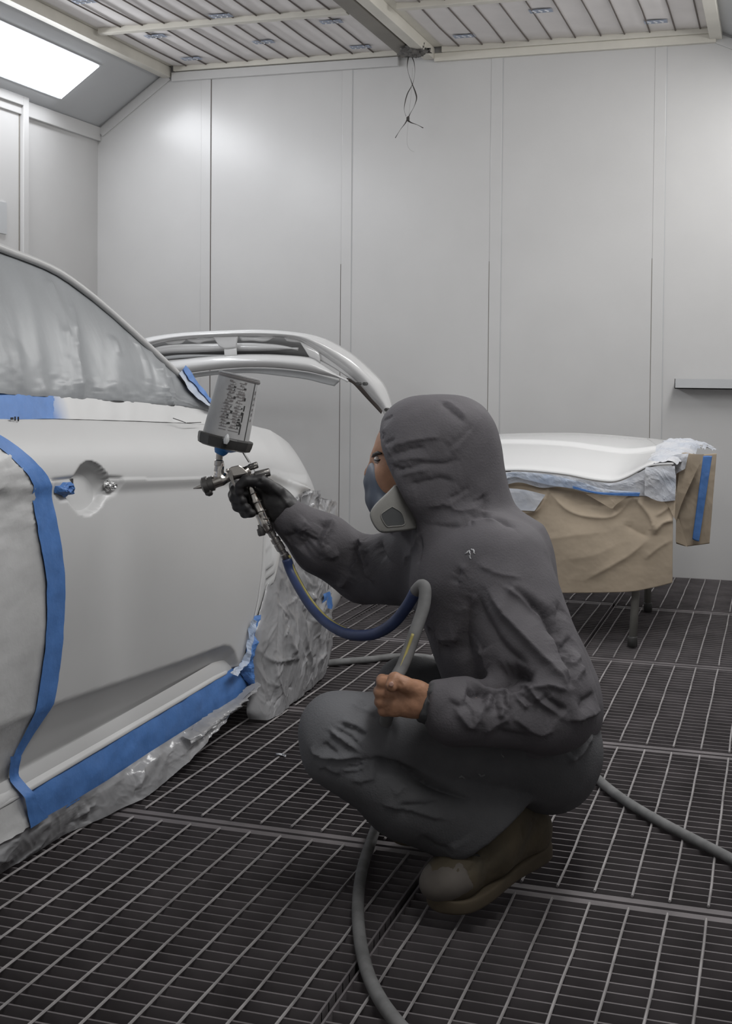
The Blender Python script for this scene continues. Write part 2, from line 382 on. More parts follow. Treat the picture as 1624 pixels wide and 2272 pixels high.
LB = ['dark steel grating panel behind the camera on the right', 'dark steel grating panel at the bottom right below the picture edge', 'dark steel grating panel nearest at lower right in front of the boot',
      'dark steel grating panel under the painter, crossed by the hose at right', 'dark steel grating panel right of the painter\'s back', 'dark steel grating panel under the bonnet stand', 'dark steel grating panel by the back wall at far right']
for (a, b_), l in zip(ROWA, LA): grating(-1.69, S0, a, b_, l)
for (a, b_), l in zip(ROWB, LB): grating(S0, .34, a, b_, l)
for (a, b_) in ROWA[:-1]: grating(-2.69, -1.69, a, b_, 'dark steel grating panel hidden beneath the white car', 'gratings under the car')
grating(-2.69, -1.69, 5.75, 6.62, 'dark steel grating panel by the back wall under the loose bumper')
for (a, b_) in ROWA: grating(-3.82, -2.69, a, b_, 'dark steel grating panel hidden between the car and the left wall', 'gratings along the left wall')
# ================================================================== THE CAR (rear right side towards the room)
XC = -2.375                                   # centre line of the car
car = thing('car', (XC, 2.2, 0), 'white car masked with blue tape and plastic film, rear door being sprayed', 'car')
def yz(pts, X): a = np.array([onX(x, y, X) for x, y in pts]); o = np.argsort(a[:, 1]); return a[o, 1], a[o, 2]
ZS_Y = np.array([-.15, .0, .35, .8, 1.3, 2.184, 3.096, 3.497, 3.754, 3.959, 4.08, 4.163, 4.239, 4.28])
ZS_Z = np.array([.60, .72, .86, .93, .955, .945, .896, .883, .849, .794, .735, .673, .467, .40])
def zs(Y): return float(np.interp(Y, ZS_Y, ZS_Z))
def zc(Y): return float(min(np.interp(Y, [0, 2.185, 3.07, 3.6, 4.1, 4.3], [.74, .813, .755, .725, .60, .3]), zs(Y)-.05))
ZR_Y, ZR_Z = yz([(0, 1602), (60, 1580), (110, 1560), (200, 1530), (300, 1497), (400, 1463), (470, 1437), (490, 1431), (503, 1434), (513, 1446), (520, 1462), (526, 1478)], -1.485)
ZL_Y, ZL_Z = yz([(0, 1738), (64, 1702), (200, 1629), (330, 1559), (463, 1487), (490, 1481), (527, 1480)], -1.51)
ZB_Y, ZB_Z = yz([(0, 1791), (70, 1750), (250, 1643), (400, 1553), (522, 1478), (548, 1462)], -1.49)
def plan(Y):
    return .10*max(0, (Y-3.75)/.5)**2.2 + .16*max(0, (.5-Y)/.6)**2
def Xs(Y, z, rec=True):
    c = zc(Y); b = -1.466-plan(Y)
    if z >= c:
        return b-.003-.075*max(0, (z-c)/max(.08, zs(Y)-c))**1.9
    d = c-z
    x = b-.011*float(sstep(d/.034))+.010*math.sin(PI*min(d/.55, 1))
    if Y > 3.55:                                # swollen lip round the wheel arch
        rr = math.hypot(Y-3.90, z-.33); x += .022*math.exp(-((rr-.34)/.05)**2)
    if rec and Y < 3.36 and Y > 1.0:
        a, l, s = np.interp(Y, ZR_Y, ZR_Z), np.interp(Y, ZL_Y, ZL_Z), np.interp(Y, ZB_Y, ZB_Z)
        if z < a and a > l:
            t = (a-z)/(a-l) if z > l else 1
            dep = .038*t**.8*min(1, (3.37-Y)/.05)
            if z <= l: dep -= .030*min(1, (l-z)/max(.01, l-s))
            x -= dep
    return x
# --- unibody: lofted core, sits just inside the outer panels
ST = [-.15, -.05, .12, .4, .8, 1.2, 1.7, 2.2, 2.8, 3.2, 3.45, 3.6, 3.75, 3.9, 4.0, 4.08, 4.16, 4.22, 4.26]
A = []
for Y in ST:
    zt, ins = zs(Y)-.012, .022
    low = .17 if Y < 3.5 or Y > 4.2 else max(.17, .62-max(0, abs(Y-3.9)-.25)*3)
    low = min(low, zt-.05)
    if Y > 4.1: low = .30
    pr = []
    for z in (low, low+.25*(zt-low), zc(Y)-.05 if zc(Y)-.05 > low else low+.5*(zt-low), zt-.03, zt):
        pr.append((Xs(Y, z, False)-ins-(.05 if z == low else 0), z))
    dk = float(np.interp(Y, [3.3, 3.6, 4.0, 4.26], [.05, .045, .02, .0]))
    pr += [(-1.72-plan(Y), zt+.012+dk*.5), (-2.0, zt+.02+dk)]
    full = pr+[(XC, zt+.025+dk)]+[(2*XC-x, z) for x, z in pr[::-1]]
    A.append([(x, Y, z) for x, z in full])
o = grid('body_shell', A, M['paint'], car, flip=True)
me = o.data
bm = bmesh.new(); bm.from_mesh(me)
bmesh.ops.holes_fill(bm, edges=[e for e in bm.edges if e.is_boundary], sides=0); bm.to_mesh(me); bm.free()
# --- outer side panels
SH_Y, SH_Z = yz([(525, 950), (552, 1024), (575, 1090), (581, 1180), (575, 1270), (568, 1330), (555, 1400), (540, 1470)], -1.475)
_sh = sorted([(float(z), float(y)) for y, z in [(onX(x, y, -1.475)[1], onX(x, y, -1.475)[2]) for x, y in ((520, 930), (525, 950), (552, 1024), (575, 1090), (581, 1180), (575, 1270), (568, 1330), (555, 1400), (543, 1470))]])
def ysh(z): return float(np.interp(z, [a for a, _ in _sh], [b for _, b in _sh]))      # rear edge of the rear door
HY, HZ = onX(201, 1080, -1.47)[1:]
def dish(Y, z):
    u, v = (Y-HY)/.086, (z-HZ+.002)/.058
    uu = u*(1+.18*(v if v > 0 else -v*.3)); q = uu*uu+v*v
    d = (-1.484-.032*(1-q)**.6) if q < 1 else 9
    return d, onXcache(Y, z)
PLT = [onX(x, y, -1.47)[1:] for x, y in ((112, 1062), (165, 1055), (235, 1055), (271, 1057), (270, 1075), (262, 1095), (235, 1108), (140, 1112), (125, 1100))]
def _poly_sd(P, Y, z):
    d = 1e9; ins = False; n = len(P)
    for i in range(n):
        a, b = P[i], P[(i+1) % n]
        e = b-a; w_ = np.array((Y, z))-a; t = min(1, max(0, float(w_@e/(e@e)))); d = min(d, float(np.hypot(*(w_-e*t))))
        if (a[1] > z) != (b[1] > z) and Y < (b[0]-a[0])*(z-a[1])/(b[1]-a[1])+a[0]: ins = not ins
    return -d if ins else d
def onXcache(Y, z):
    if abs(Y-HY) > .2 or abs(z-HZ) > .09: return 0
    s = _poly_sd(PLT, Y, z)
    return .007*float(sstep(-s, -.002, .007))
A = []
NZ, NY = 150, 190
for j in range(NZ):
    v = j/(NZ-1); row = []
    for i in range(NY):
        u = i/(NY-1); Y = 2.12+u*1.2
        for _ in range(3):
            lo, hi = np.interp(Y, ZB_Y, ZB_Z), zs(Y)+.004
            cc = zc(Y); z = lo+(cc-.014-lo)*(v/.72) if v < .72 else cc-.014+(hi-cc+.014)*((v-.72)/.28)
            Y = 2.12+u*(ysh(z)-2.12)
        x = Xs(Y, z)
        if abs(Y-HY) < .22 and abs(z-HZ) < .1:
            bw, pl_ = dish(Y, z); x = min(x-pl_, bw)
        row.append((x, Y, z))
    A.append(row)
tr = A[-1]
A.append([(x-.03, Y, z+.007) for x, Y, z in tr]); A.append([(x-.09, Y, z+.012) for x, Y, z in tr])
door = grid('rear_door', A, M['paintm'], car)
md = door.modifiers.new('solidify', 'SOLIDIFY'); md.thickness = .012; md.offset = -1
# quarter panel with wheel arch
QL = sorted([tuple(onX(x, y, -1.46)[1:]) for x, y in ((549, 1440), (556, 1400), (572, 1390), (590, 1325), (606, 1260), (622, 1195), (633, 1145), (650, 1112), (668, 1093), (690, 1085), (702, 1092), (712, 1105), (730, 1106), (747, 1106))])
QY = [a for a, _ in QL]; QZ = [b for _, b in QL]
A = []
for j in range(70):
    v = j/69; row = []
    for i in range(90):
        u = i/89; Y = 3.4+u*.85
        for _ in range(4):
            lo, hi = np.interp(Y, QY, QZ), zs(Y)
            vv = min(1, v/.8); z = lo+(hi-lo)*vv
            y0 = ysh(z)+.005
            Y = y0+u*(4.252-y0)
        if v <= .8: row.append((Xs(Y, z), Y, z))
        else:
            s = (v-.8)/.2; dk = float(np.interp(Y, [3.3, 3.6, 4.0, 4.26], [.05, .045, .02, .0]))
            x0 = Xs(Y, hi); row.append((x0-s*.22, Y, hi+(.012+dk*.5)*math.sin(s*PI/2)))
    A.append(row)
q = grid('quarter_panel', A, M['paint'], car)
md = q.modifiers.new('solidify', 'SOLIDIFY'); md.thickness = .012; md.offset = -1
# front door and wing (under the masking film)
A = [[(Xs(Y, z, False)-.004, Y, z) for Y in np.linspace(.15, 2.115, 40)] for z in np.linspace(.19, .93, 24)]
A = [[(x, Y, min(z, zs(Y))) for x, Y, z in r] for r in A]
grid('front_door', A, M['paint'], car)
# rocker
A = [[(x, Y, z) for Y in np.linspace(.4, 3.42, 50)] for x, z in ((-1.505, .21), (-1.492, .17), (-1.494, .10), (-1.52, .07), (-1.60, .065))]
A = [[(x, Y, z+float(np.interp(Y, ZB_Y, ZB_Z))-.17) for x, Y, z in r] for r in A]
grid('rocker_panel', A, M['paint'], car, flip=True)
# rear lower corner left without its bumper
pts = [onX(x, y, -1.52) for x, y in ((742, 1235), (760, 1262), (768, 1300), (766, 1330), (752, 1352), (738, 1368))]
pin = [onX(x, y, -1.50) for x, y in ((715, 1235), (716, 1262), (718, 1300), (718, 1330), (712, 1360), (705, 1385))]
S = strip(pts, pin, 24, 8)
for j in range(8): S[:, j, 0] += .03*math.sin(PI*j/7*.6)-.02
o = grid('rear_corner_panel', S, M['paint'], car, thick=.004)
# wheels
def wheel(Y, x0, s):
    V, F = lathe((x0, Y, .315), (x0+s*.2, Y, .315), [(0, .10), (0, .22), (.01, .29), (.04, .313), (.16, .313), (.19, .29), (.20, .22), (.17, .20), (.16, .06)], 40)
    w_ = mesh('wheel', V, F, M['tyre'], car, True)
    V, F = lathe((x0+s*.165, Y, .315), (x0+s*.2, Y, .315), [(0, .2), (.01, .2), (.014, .03), (.02, .03)], 24); mesh('rim', V, F, M['steel'], w_, True)
wheel(3.90, -1.70, 1); wheel(.75, -1.72, 1); wheel(3.90, 2*XC+1.70, -1); wheel(.75, 2*XC+1.72, -1)
# crumpled tape and foil stuffed in the handle holes
def wad(name, P, X, m, a, n=14):
    c = np.mean(P, axis=0); A = []
    for i in range(n):
        s = i/(n-1); row = []
        R = resample(list(P)+[P[0]], 40)
        for k in range(40):
            p = c+(R[k]-c)*s
            row.append((X+a*(1-s**3)+crumple((p[0]*1, p[1], i*.003), 55, a*1.1)*(1-s**6), p[0], p[1]))
        A.append(row)
    return grid(name, A, m, door, smooth=False)
dx = Xs(HY, HZ)
wad('tape_wad', [onX(x, y, -1.475)[1:] for x, y in ((121, 1078), (131, 1077), (135, 1067), (146, 1069), (160, 1066), (164, 1085), (165, 1097), (150, 1099), (145, 1105), (138, 1099), (123, 1094))], dx-.008, M['tape'], .012)
wad('foil_wad', [onX(x, y, -1.475)[1:] for x, y in ((235, 1068), (248, 1066), (261, 1070), (262, 1080), (256, 1090), (240, 1091), (233, 1082))], dx-.010, M['foil'], .010)
b = MB(); b.obox((dx-.009, onX(151, 1072, -1.475)[1], onX(151, 1072, -1.475)[2]), (.002, 0, 0), (0, .024, 0), (0, 0, .008)); b.build('handle_slot', M['black'], door)
b = MB(); b.obox((dx-.0085, onX(249, 1068, -1.475)[1], onX(249, 1068, -1.475)[2]), (.002, 0, 0), (0, .02, 0), (0, 0, .004)); b.build('handle_slot', M['black'], door)
# --- tapes on the side
def surf_strip(name, L, R, m, off, n=70, k=8, amp=.002, X=-1.475, rec=True):
    a = [onX(x, y, X)[1:] for x, y in L]; b_ = [onX(x, y, X)[1:] for x, y in R]
    a = resample(spline(np.array(a), 6), n); b_ = resample(spline(np.array(b_), 6), n); A = []
    for i in range(n):
        row = []
        for j in range(k):
            p = a[i]+(b_[i]-a[i])*j/(k-1)
            row.append((Xs(p[0], p[1], rec)+off+amp*fbm((p[0], p[1], 3), 30), p[0], p[1]))
        A.append(row)
    return grid(name, A, m, car)
surf_strip('masking_tape', [(-30, 960), (0, 987), (32, 1030), (58, 1078), (72, 1180), (87, 1285), (85, 1420), (70, 1560), (54, 1650), (40, 1700)],
           [(-30, 920), (0, 947), (36, 978), (75, 1030), (100, 1078), (118, 1180), (129, 1290), (122, 1440), (108, 1560), (62, 1685)], M['tape'], .0105)
surf_strip('masking_tape', [(36, 1680), (42, 1715), (50, 1760), (58, 1800), (66, 1838)], [(62, 1680), (63, 1705), (70, 1750), (85, 1790), (104, 1812)], M['tape'], .0135, n=24)
def sill(px, X): return [onX(x, y, X) for x, y in px]
T = sill(((62, 1752), (150, 1702), (250, 1643), (400, 1553), (500, 1493), (522, 1479), (545, 1463)), -1.490)
B = sill(((66, 1838), (150, 1790), (240, 1735), (330, 1675), (430, 1612), (520, 1556), (560, 1528)), -1.482)
S = strip(T, B, 110, 10)
for i in range(110):
    for j in range(10): S[i, j, 0] += .005*math.sin(PI*j/9)+.004*fbm(S[i, j], 14)
grid('masking_tape', S, M['tape'], car)
# corner piece running up the front of the wheel arch
S = strip(sill(((556, 1368), (549, 1410), (541, 1450), (530, 1482), (548, 1520)), -1.478), sill(((588, 1358), (578, 1400), (568, 1440), (563, 1490), (566, 1530)), -1.465), 40, 10)
for i in range(40):
    for j in range(10): S[i, j, 0] += .012*math.sin(PI*j/9)+crumple(S[i, j], 28, .014)
grid('masking_tape', S, M['tape'], car, smooth=False)
S = strip(sill(((552, 1372), (545, 1420), (535, 1465), (505, 1492)), -1.472), sill(((566, 1378), (556, 1425), (548, 1470), (520, 1500)), -1.460), 40, 6)
for i in range(40):
    for j in range(6): S[i, j, 0] += .006+crumple(S[i, j], 40, .012)
grid('masking_tape', S, M['tapew'], car, smooth=False)
# belt tape, fading under overspray
WN = np.array((.912, 0, .41)); WN /= np.linalg.norm(WN)           # plane of the side windows
WP = (-1.545, 0, .945)
def win(px):
    out = []
    for x, y in px:
        p = onPl(x, y, WN, WP)
        for _ in range(3): p = onX(x, y, -1.545-plan(p[1])-(p[2]-zs(p[1]))*.45)
        out.append(p)
    return out
def beltstrip(name, top, bot, m, off, n):
    S = strip(win(top), win(bot), n, 6)
    for i in range(n):
        for j in range(6): S[i, j] += WN*(off+.0015*fbm(S[i, j], 18))
    return grid(name, S, m, car)
beltstrip('masking_tape', ((-60, 868), (0, 871), (60, 875), (118, 880)), ((-60, 933), (0, 933), (60, 931), (118, 930)), M['tape'], .003, 40)
S = np.array([[(-1.545-plan(Y)+.004-.45*(dz), Y, zs(Y)+dz) for dz in (-.008, .006, .02, .034, .048)] for Y in np.linspace(.25, 2.16, 60)])
grid('masking_tape', S, M['tape'], car)
m_ = M['fade'] = mat('overspray_on_tape', (.56, .56, .57), .45, c2=(.16, .27, .50), cscale=7)
nt = m_.node_tree
tcx = nt.nodes.new('ShaderNodeTexCoord'); sp = nt.nodes.new('ShaderNodeSeparateXYZ'); mr = nt.nodes.new('ShaderNodeMapRange')
nt.links.new(tcx.outputs['Object'], sp.inputs[0]); nt.links.new(sp.outputs['Y'], mr.inputs['Value'])
mr.inputs['From Min'].default_value = onPl(112, 900, WN, WP)[1]; mr.inputs['From Max'].default_value = onPl(165, 900, WN, WP)[1]
nz = nt.nodes.new('ShaderNodeTexNoise'); nz.inputs['Scale'].default_value = 9; ad = nt.nodes.new('ShaderNodeMath'); ad.operation = 'MULTIPLY_ADD'
nt.links.new(tcx.outputs['Object'], nz.inputs['Vector']); nt.links.new(nz.outputs['Fac'], ad.inputs[0]); ad.inputs[1].default_value = .5
nt.links.new(mr.outputs[0], ad.inputs[2]); rp = nt.nodes.new('ShaderNodeValToRGB')
rp.color_ramp.elements[0].position = .25; rp.color_ramp.elements[0].color = (.075, .19, .47, 1); rp.color_ramp.elements[1].position = 1.0; rp.color_ramp.elements[1].color = (.58, .58, .58, 1)
nt.links.new(ad.outputs[0], rp.inputs['Fac']); nt.links.new(rp.outputs['Color'], nt.nodes['Principled BSDF'].inputs['Base Color'])
beltstrip('masking_tape', ((116, 880), (200, 885), (300, 893), (400, 902), (462, 912)), ((116, 930), (200, 932), (300, 935), (400, 939), (462, 943)), m_, .003, 60)
b = MB()
for (x, y, w_, h) in ((20, 932, 4, 4), (27, 932, 1.5, 7), (34, 933, 1.5, 8)):
    c = onPl(x, y, WN, WP)+WN*.008; b.obox(c, (.001, 0, 0), (0, w_*.0011, 0), (0, 0, h*.0006))
b.tube([onPl(380, 930, WN, WP)+WN*.006, onPl(395, 935, WN, WP)+WN*.006, onPl(408, 940, WN, WP)+WN*.006], .0012, 5)
b.tube([onPl(409, 941, WN, WP)+WN*.008, onPl(425, 940, WN, WP)+WN*.006, onPl(442, 939, WN, WP)+WN*.006], .0012, 5)
b.build('seam_gap', M['black'], car)
# --- greenhouse film: right windows, roof, left windows
ROOF = ((0, 556), (60, 578), (120, 606), (180, 648), (240, 698), (300, 752), (350, 798), (400, 846), (440, 888), (466, 913))
rr = win(ROOF)
front = [np.array((-1.545-(z-.945)*.45, y, z)) for y, z in ((.15, .97), (.5, 1.13), (.9, 1.28), (1.3, 1.37), (1.7, 1.40), (2.1, 1.385))]
top = resample(spline(front+rr, 6), 150)
bot0 = [np.array((-1.545, y, z)) for y, z in ((.12, .955), (.9, .965), (1.6, .965))]+win(((-40, 874), (0, 876), (100, 882), (200, 888), (300, 895), (400, 903), (468, 914)))
bot = resample(bot0, 150)
# match rows by fraction along Y so the film hangs in near vertical pleats
WL = []
for h_, w_, L in ((.010, .008, ((83, 595), (105, 640), (125, 700), (135, 760), (140, 800))), (.012, .012, ((140, 640), (150, 720), (157, 800), (165, 850), (175, 876))), (.010, .004, ((165, 812), (173, 850), (178, 880))),
          (.008, .006, ((275, 740), (300, 780), (318, 830), (330, 890))), (.010, .006, ((340, 800), (358, 840), (380, 890))), (.012, .005, ((320, 780), (340, 830), (362, 880), (400, 925))), (.006, .006, ((235, 750), (250, 800))), (.006, .02, ((20, 760), (30, 820), (50, 870))), (.006, .01, ((290, 720), (330, 790), (350, 850)))):
    WL.append((h_, w_, np.array(spline(win(L), 40))))
def wcr(p):
    d = 0
    for h_, w_, Q in WL:
        m = np.sqrt(((Q-p)**2).sum(1)); k_ = int(np.argmin(m)); f_ = min(1, 4*k_/len(Q), 4*(len(Q)-1-k_)/len(Q)+.2)
        if m[k_] < 6*w_: d += h_*math.exp(-m[k_]/w_)*f_
    return d
S = strip(top, bot, 220, 70)
for i in range(220):
    for j in range(70):
        u, v = i/219, j/69; p = S[i, j]
        e = math.sin(PI*v)**.6
        pleat = .007*noise.noise(Vector((p[1]*7.0+v*.9, v*.8, 2)))+.006*abs(noise.noise(Vector((p[1]*13+v*1.4, v*.7, 7))))
        low = max(0, (v-.72)/.28); pleat += crease(p, .008*low*(1-low*.4), 14, (1, 1, .5))
        S[i, j] = p+WN*(e*.018+pleat*min(1, 6*v+.1)+wcr(p))
grid('window_film', S, M['filmw'], car, flip=True)
# roof skin over the top
A = []
tp = top
for i in range(150):
    p = tp[i]; row = []
    lift = .020*math.sin(PI*min(1, max(0, (p[2]-.93)/.12))*.5)
    for k in range(17):
        s = k/16; x = p[0]+WN[0]*.012+(2*XC-2*p[0]-2*WN[0]*.012)*s
        row.append((x, p[1], p[2]+lift+(.05*math.sin(PI*s))*min(1, (p[2]-.9)/.2)+.002*fbm((x, p[1], 0), 9)-(lift*.9 if k in (0, 16) else 0)))
    A.append(row)
grid('roof_film', A, M['filmo'], car)
MB().tube([p+WN*.014+np.array((0, 0, -.004)) for p in top[::2]], .0095, 10).build('roof_rail', M['filmo'], car, True)
A = [[(2*XC-top[i][0]+(bot[i][0]-top[i][0])*-s, top[i][1]+(bot[i][1]-top[i][1])*s, top[i][2]+(bot[i][2]-top[i][2])*s) for s in np.linspace(0, 1, 6)] for i in range(0, 150, 4)]
grid('window_film', A, M['filmw'], car)
# tape on the rear pillar
S = strip(win(((396, 820), (408, 842), (432, 872), (462, 908))), win(((380, 838), (398, 868), (424, 895), (455, 914))), 40, 8)
for i in range(40):
    for j in range(8): S[i, j] += WN*(.022+.004*fbm(S[i, j], 30)+.004*j/7)
grid('masking_tape', S, M['tapew'], car)
S = strip(win(((394, 819), (407, 838), (436, 876), (468, 912))), win(((388, 828), (402, 850), (430, 882), (460, 914))), 30, 4)
for i in range(30):
    for j in range(4): S[i, j] += WN*(.028+.003*fbm(S[i, j], 30))
grid('masking_tape', S, M['tape'], car)
# --- film over the front door and wing
A = []
edge = [onX(x, y, -1.475)[1:] for x, y in ((-60, 950), (-30, 965), (0, 985), (32, 1030), (58, 1078), (72, 1180), (86, 1285), (85, 1420), (70, 1560), (54, 1650), (44, 1720), (62, 1790), (66, 1838))]
ez = [e[1] for e in edge][::-1]; ey = [e[0] for e in edge][::-1]
for z in np.linspace(.085, .925, 130):
    y1 = float(np.interp(z, ez, ey)); row = []
    if z < ez[0]: y1 = ey[0]-.02
    for u in np.linspace(0, 1, 110):
        Y = .2+(y1+.008-.2)*u
        x = Xs(Y, max(z, .16), True)+.004+.003*fbm((Y, z, 1), 9)+.003*noise.noise(Vector((Y*22, z*3, 5)))
        if z > .62: x += crease((x, Y, z), .006, 16)*float(sstep(z, .62, .75))
        if z < .16: x += .012*float(sstep(.16-z, 0, .16))+crease((x, Y, z), .010*float(sstep(.16-z, 0, .12)), 9)
        row.append((x, Y, z))
    A.append(row)
grid('side_film', A, M['filmo'], car)
def ylines(seed, n, y0, y1, z0, z1, ln, tilt, h0, h1, w0, w1):
    r = random.Random(seed); out = []
    for _ in range(n):
        y, z = r.uniform(y0, y1), r.uniform(z0, z1); a = PI/2+r.gauss(0, tilt); l = ln*r.uniform(.4, 1.3); pts = [(y, z)]
        for _ in range(4):
            a += r.gauss(0, .35); y += math.cos(a)*l/4; z += math.sin(a)*l/4; pts.append((y, z))
        Q = np.array(spline(pts, 16)); out.append((r.choice((1, 1, -1))*r.uniform(h0, h1), r.uniform(w0, w1), Q, Q.min(0), Q.max(0)))
    return out
def ylcr(p, LL):
    d = 0
    for h_, w_, Q, lo, hi in LL:
        if p[1] < lo[0]-5*w_ or p[1] > hi[0]+5*w_ or p[2] < lo[1]-5*w_ or p[2] > hi[1]+5*w_: continue
        m = np.hypot(Q[:, 0]-p[1], Q[:, 1]-p[2]); k_ = int(np.argmin(m))
        if m[k_] < 5*w_:
            f_ = min(1, 3.5*k_/len(Q), 3.5*(len(Q)-1-k_)/len(Q)); sd = 1.5 if p[1] > Q[k_][0] else .55
            d += h_*math.exp(-m[k_]/(w_*sd))*f_
    return d
# --- film skirt below the sill tape
A = []
bt = sill(((-80, 1925), (-20, 1890), (30, 1852), (66, 1832), (150, 1785), (240, 1730), (330, 1670), (430, 1607), (520, 1550), (562, 1524)), -1.480)
bb = [onZ(x, y, .004) for x, y in ((-110, 2010), (-40, 1968), (20, 1926))]+[onZ(x, y, .004) for x, y in ((138, 1853), (230, 1813), (315, 1774), (370, 1733))]+[onX(x, y, -1.44) for x, y in ((414, 1692), (455, 1648), (493, 1604), (530, 1562), (562, 1527))]
SKL = ylines(5, 70, 2.0, 3.5, -.02, .16, .12, .7, .004, .011, .006, .016)
S = strip(bt, bb, 300, 40)
for i in range(300):
    for j in range(40):
        v = j/39; p = S[i, j]
        p[0] += (.006*math.sin(PI*v)+.008*noise.noise(Vector((p[1]*9+v, v*1.5, 4)))+crease(p, .003, 8, (1, 1, .8))+ylcr(p, SKL))*min(1, 5*v)*(1-.4*v)
        p[2] = max(p[2], .003)
grid('skirt_film', S, M['film'], car)
S = strip([onX(x, y, -1.47) for x, y in ((400, 1632), (470, 1578), (530, 1540), (562, 1508))], [onX(x, y, -1.44) for x, y in ((420, 1655), (462, 1620), (535, 1560), (566, 1528))], 50, 12)
for i in range(50):
    for j in range(12):
        S[i, j, 0] += .014*math.sin(PI*j/11)+crease(S[i, j], .010, 16)
grid('skirt_film', S, M['film'], car)
# --- film bag over the rear wheel
ROWS_ = ((1088, 676, 704), (1096, 662, 710), (1106, 652, 716), (1112, 646, 745), (1130, 638, 747), (1180, 626, 750), (1240, 612, 742), (1290, 600, 738), (1330, 590, 736), (1370, 580, 738), (1400, 573, 743), (1425, 570, 741), (1450, 568, 737), (1500, 566, 722), (1528, 563, 708), (1548, 560, 690), (1566, 557, 672), (1582, 556, 645), (1596, 560, 620))
L_ = resample(spline([onX(l, y, -1.455) for y, l, r in ROWS_], 5), 230); R_ = resample(spline([onX(r, y, -1.455) for y, l, r in ROWS_], 5), 230)
WFL = ylines(9, 110, 3.45, 4.25, .0, .62, .26, .55, .005, .013, .006, .016)+ylines(21, 260, 3.45, 4.25, .0, .66, .09, .9, .003, .008, .003, .006)
A = []
for i in range(230):
    row = []
    for j in range(190):
        s = j/189; p = L_[i]+(R_[i]-L_[i])*s
        e = (math.sin(PI*s)**.5)
        bx = .05*e*float(sstep(.62-p[2], 0, .25))
        rid = crease(p, .003, 8, (1, 1.3, .6))+ylcr(p, WFL)+crumple((p[0], p[1]*1.2, p[2]*.6), 6, .018)+.010*noise.noise(Vector((p[1]*10+p[2]*4, p[2]*2.2, 9)))-.004
        row.append((p[0]-.012+.014*float(sstep(p[2], .35, .6))+bx+rid*(.3+.7*e), p[1], max(.004, p[2])))
    A.append(row)
grid('wheel_film', A, M['film'], car)
S = strip([onX(x, y, -1.41) for x, y in ((716, 1318), (730, 1312), (738, 1330))], [onX(x, y, -1.41) for x, y in ((716, 1345), (728, 1350), (737, 1352))], 12, 6)
for i in range(12):
    for j in range(6): S[i, j, 0] += crumple(S[i, j], 40, .01)
grid('masking_tape', S, M['tape'], car)

# ================================================================== loose bumper cover on its stand behind the car
BY = 5.9
bx0 = onY(520, 780, BY)[0]
BSO = .33
bst = thing('bumper_stand', (bx0, BY+.05, 0), 'grey post stand holding the loose white bumper behind the car', 'stand')
p = onY(512, 815, BY)
MB().tube([(p[0], BY+.06, .02), (p[0], BY+.06, .982)], .014, 12).build('post', M['stand'], bst, True)
b = MB().box(p[0]-.20, p[0]+.20, BY+.04, BY+.08, .0, .03).box(p[0]-.02, p[0]+.02, BY-.2, BY+.3, .0, .03); b.build('foot', M['stand'], bst)
bump = thing('bumper_cover', (bx0, BY, .9), 'loose white bumper cover standing behind the car against the back wall', 'bumper')
def bstrip(name, T, B, dy=0., k=8, th=.004, belly=.02, n=60, m='paint2'):
    T = spline([onY(x, y, BY) for x, y in T], 6); B = spline([onY(x, y, BY) for x, y in B], 6)
    S = strip(T, B, n, k)
    for i in range(n):
        for j in range(k):
            v = j/(k-1); q = S[i, j]; d = (q[0]-bx0)/.85
            s = (q-EYE)/np.linalg.norm(q-EYE)
            q += s*(.30*d*d + dy - belly*math.sin(PI*v))
    o = grid(name, S, M[m], bump); md = o.modifiers.new('solidify', 'SOLIDIFY'); md.thickness = th*2; return o
bstrip('outer_skin', ((300, 760), (330, 748), (400, 738), (490, 733), (580, 731), (660, 737), (720, 750), (780, 783), (828, 825), (856, 858), (872, 905), (884, 960)),
       ((300, 778), (345, 764), (400, 754), (490, 748), (580, 747), (650, 752), (690, 772), (740, 805), (790, 845), (825, 885), (850, 915), (862, 960)), belly=.045, k=12, n=90)
bstrip('outer_skin', ((655, 742), (680, 748), (720, 770), (760, 805), (790, 832)), ((662, 756), (690, 790), (706, 798), (742, 818), (790, 850)), dy=.01, belly=.01)
for T, B in ((((362, 752), (372, 754), (400, 754), (413, 752)), ((366, 760), (375, 764), (400, 763), (411, 756))), (((412, 750), (440, 750), (462, 750), (486, 748)), ((418, 757), (440, 762), (455, 758), (485, 754))),
             (((530, 747), (560, 748), (590, 747), (610, 748)), ((536, 757), (558, 756), (588, 758), (606, 750))), (((630, 748), (650, 750), (665, 752), (672, 756)), ((636, 757), (650, 759), (662, 760), (670, 762)))):
    bstrip('mounting_tab', T, B, dy=.004, n=16, k=4, belly=.003)
bstrip('backing_strip', ((335, 752), (400, 744), (497, 741), (600, 741), (690, 756)), ((345, 802), (400, 797), (497, 791), (600, 790), (692, 800)), dy=.10, k=4, belly=.0, m='dgrey')  # dark grey strip added behind the grille openings so they come out darker
bstrip('grille_bar', ((330, 775), (370, 766), (430, 763), (498, 762), (560, 761), (620, 765), (662, 774)), ((330, 790), (370, 784), (430, 782), (498, 779), (560, 779), (620, 777), (662, 775)), dy=.03, k=6)
bstrip('grille_bar', ((340, 795), (400, 787), (497, 787), (600, 786), (690, 793)), ((340, 801), (400, 796), (497, 790), (600, 789), (690, 798)), dy=.05, k=3, belly=.004, m='slope')
bstrip('centre_bracket', ((470, 744), (490, 744), (510, 744), (528, 744)), ((486, 768), (497, 774), (510, 774), (523, 772)), dy=-.012, n=14, k=8, belly=.005)
bstrip('centre_bracket', ((497, 770), (506, 770), (516, 770), (524, 770)), ((498, 792), (506, 792), (516, 792), (525, 790)), dy=-.008, n=14, k=5, belly=.003)
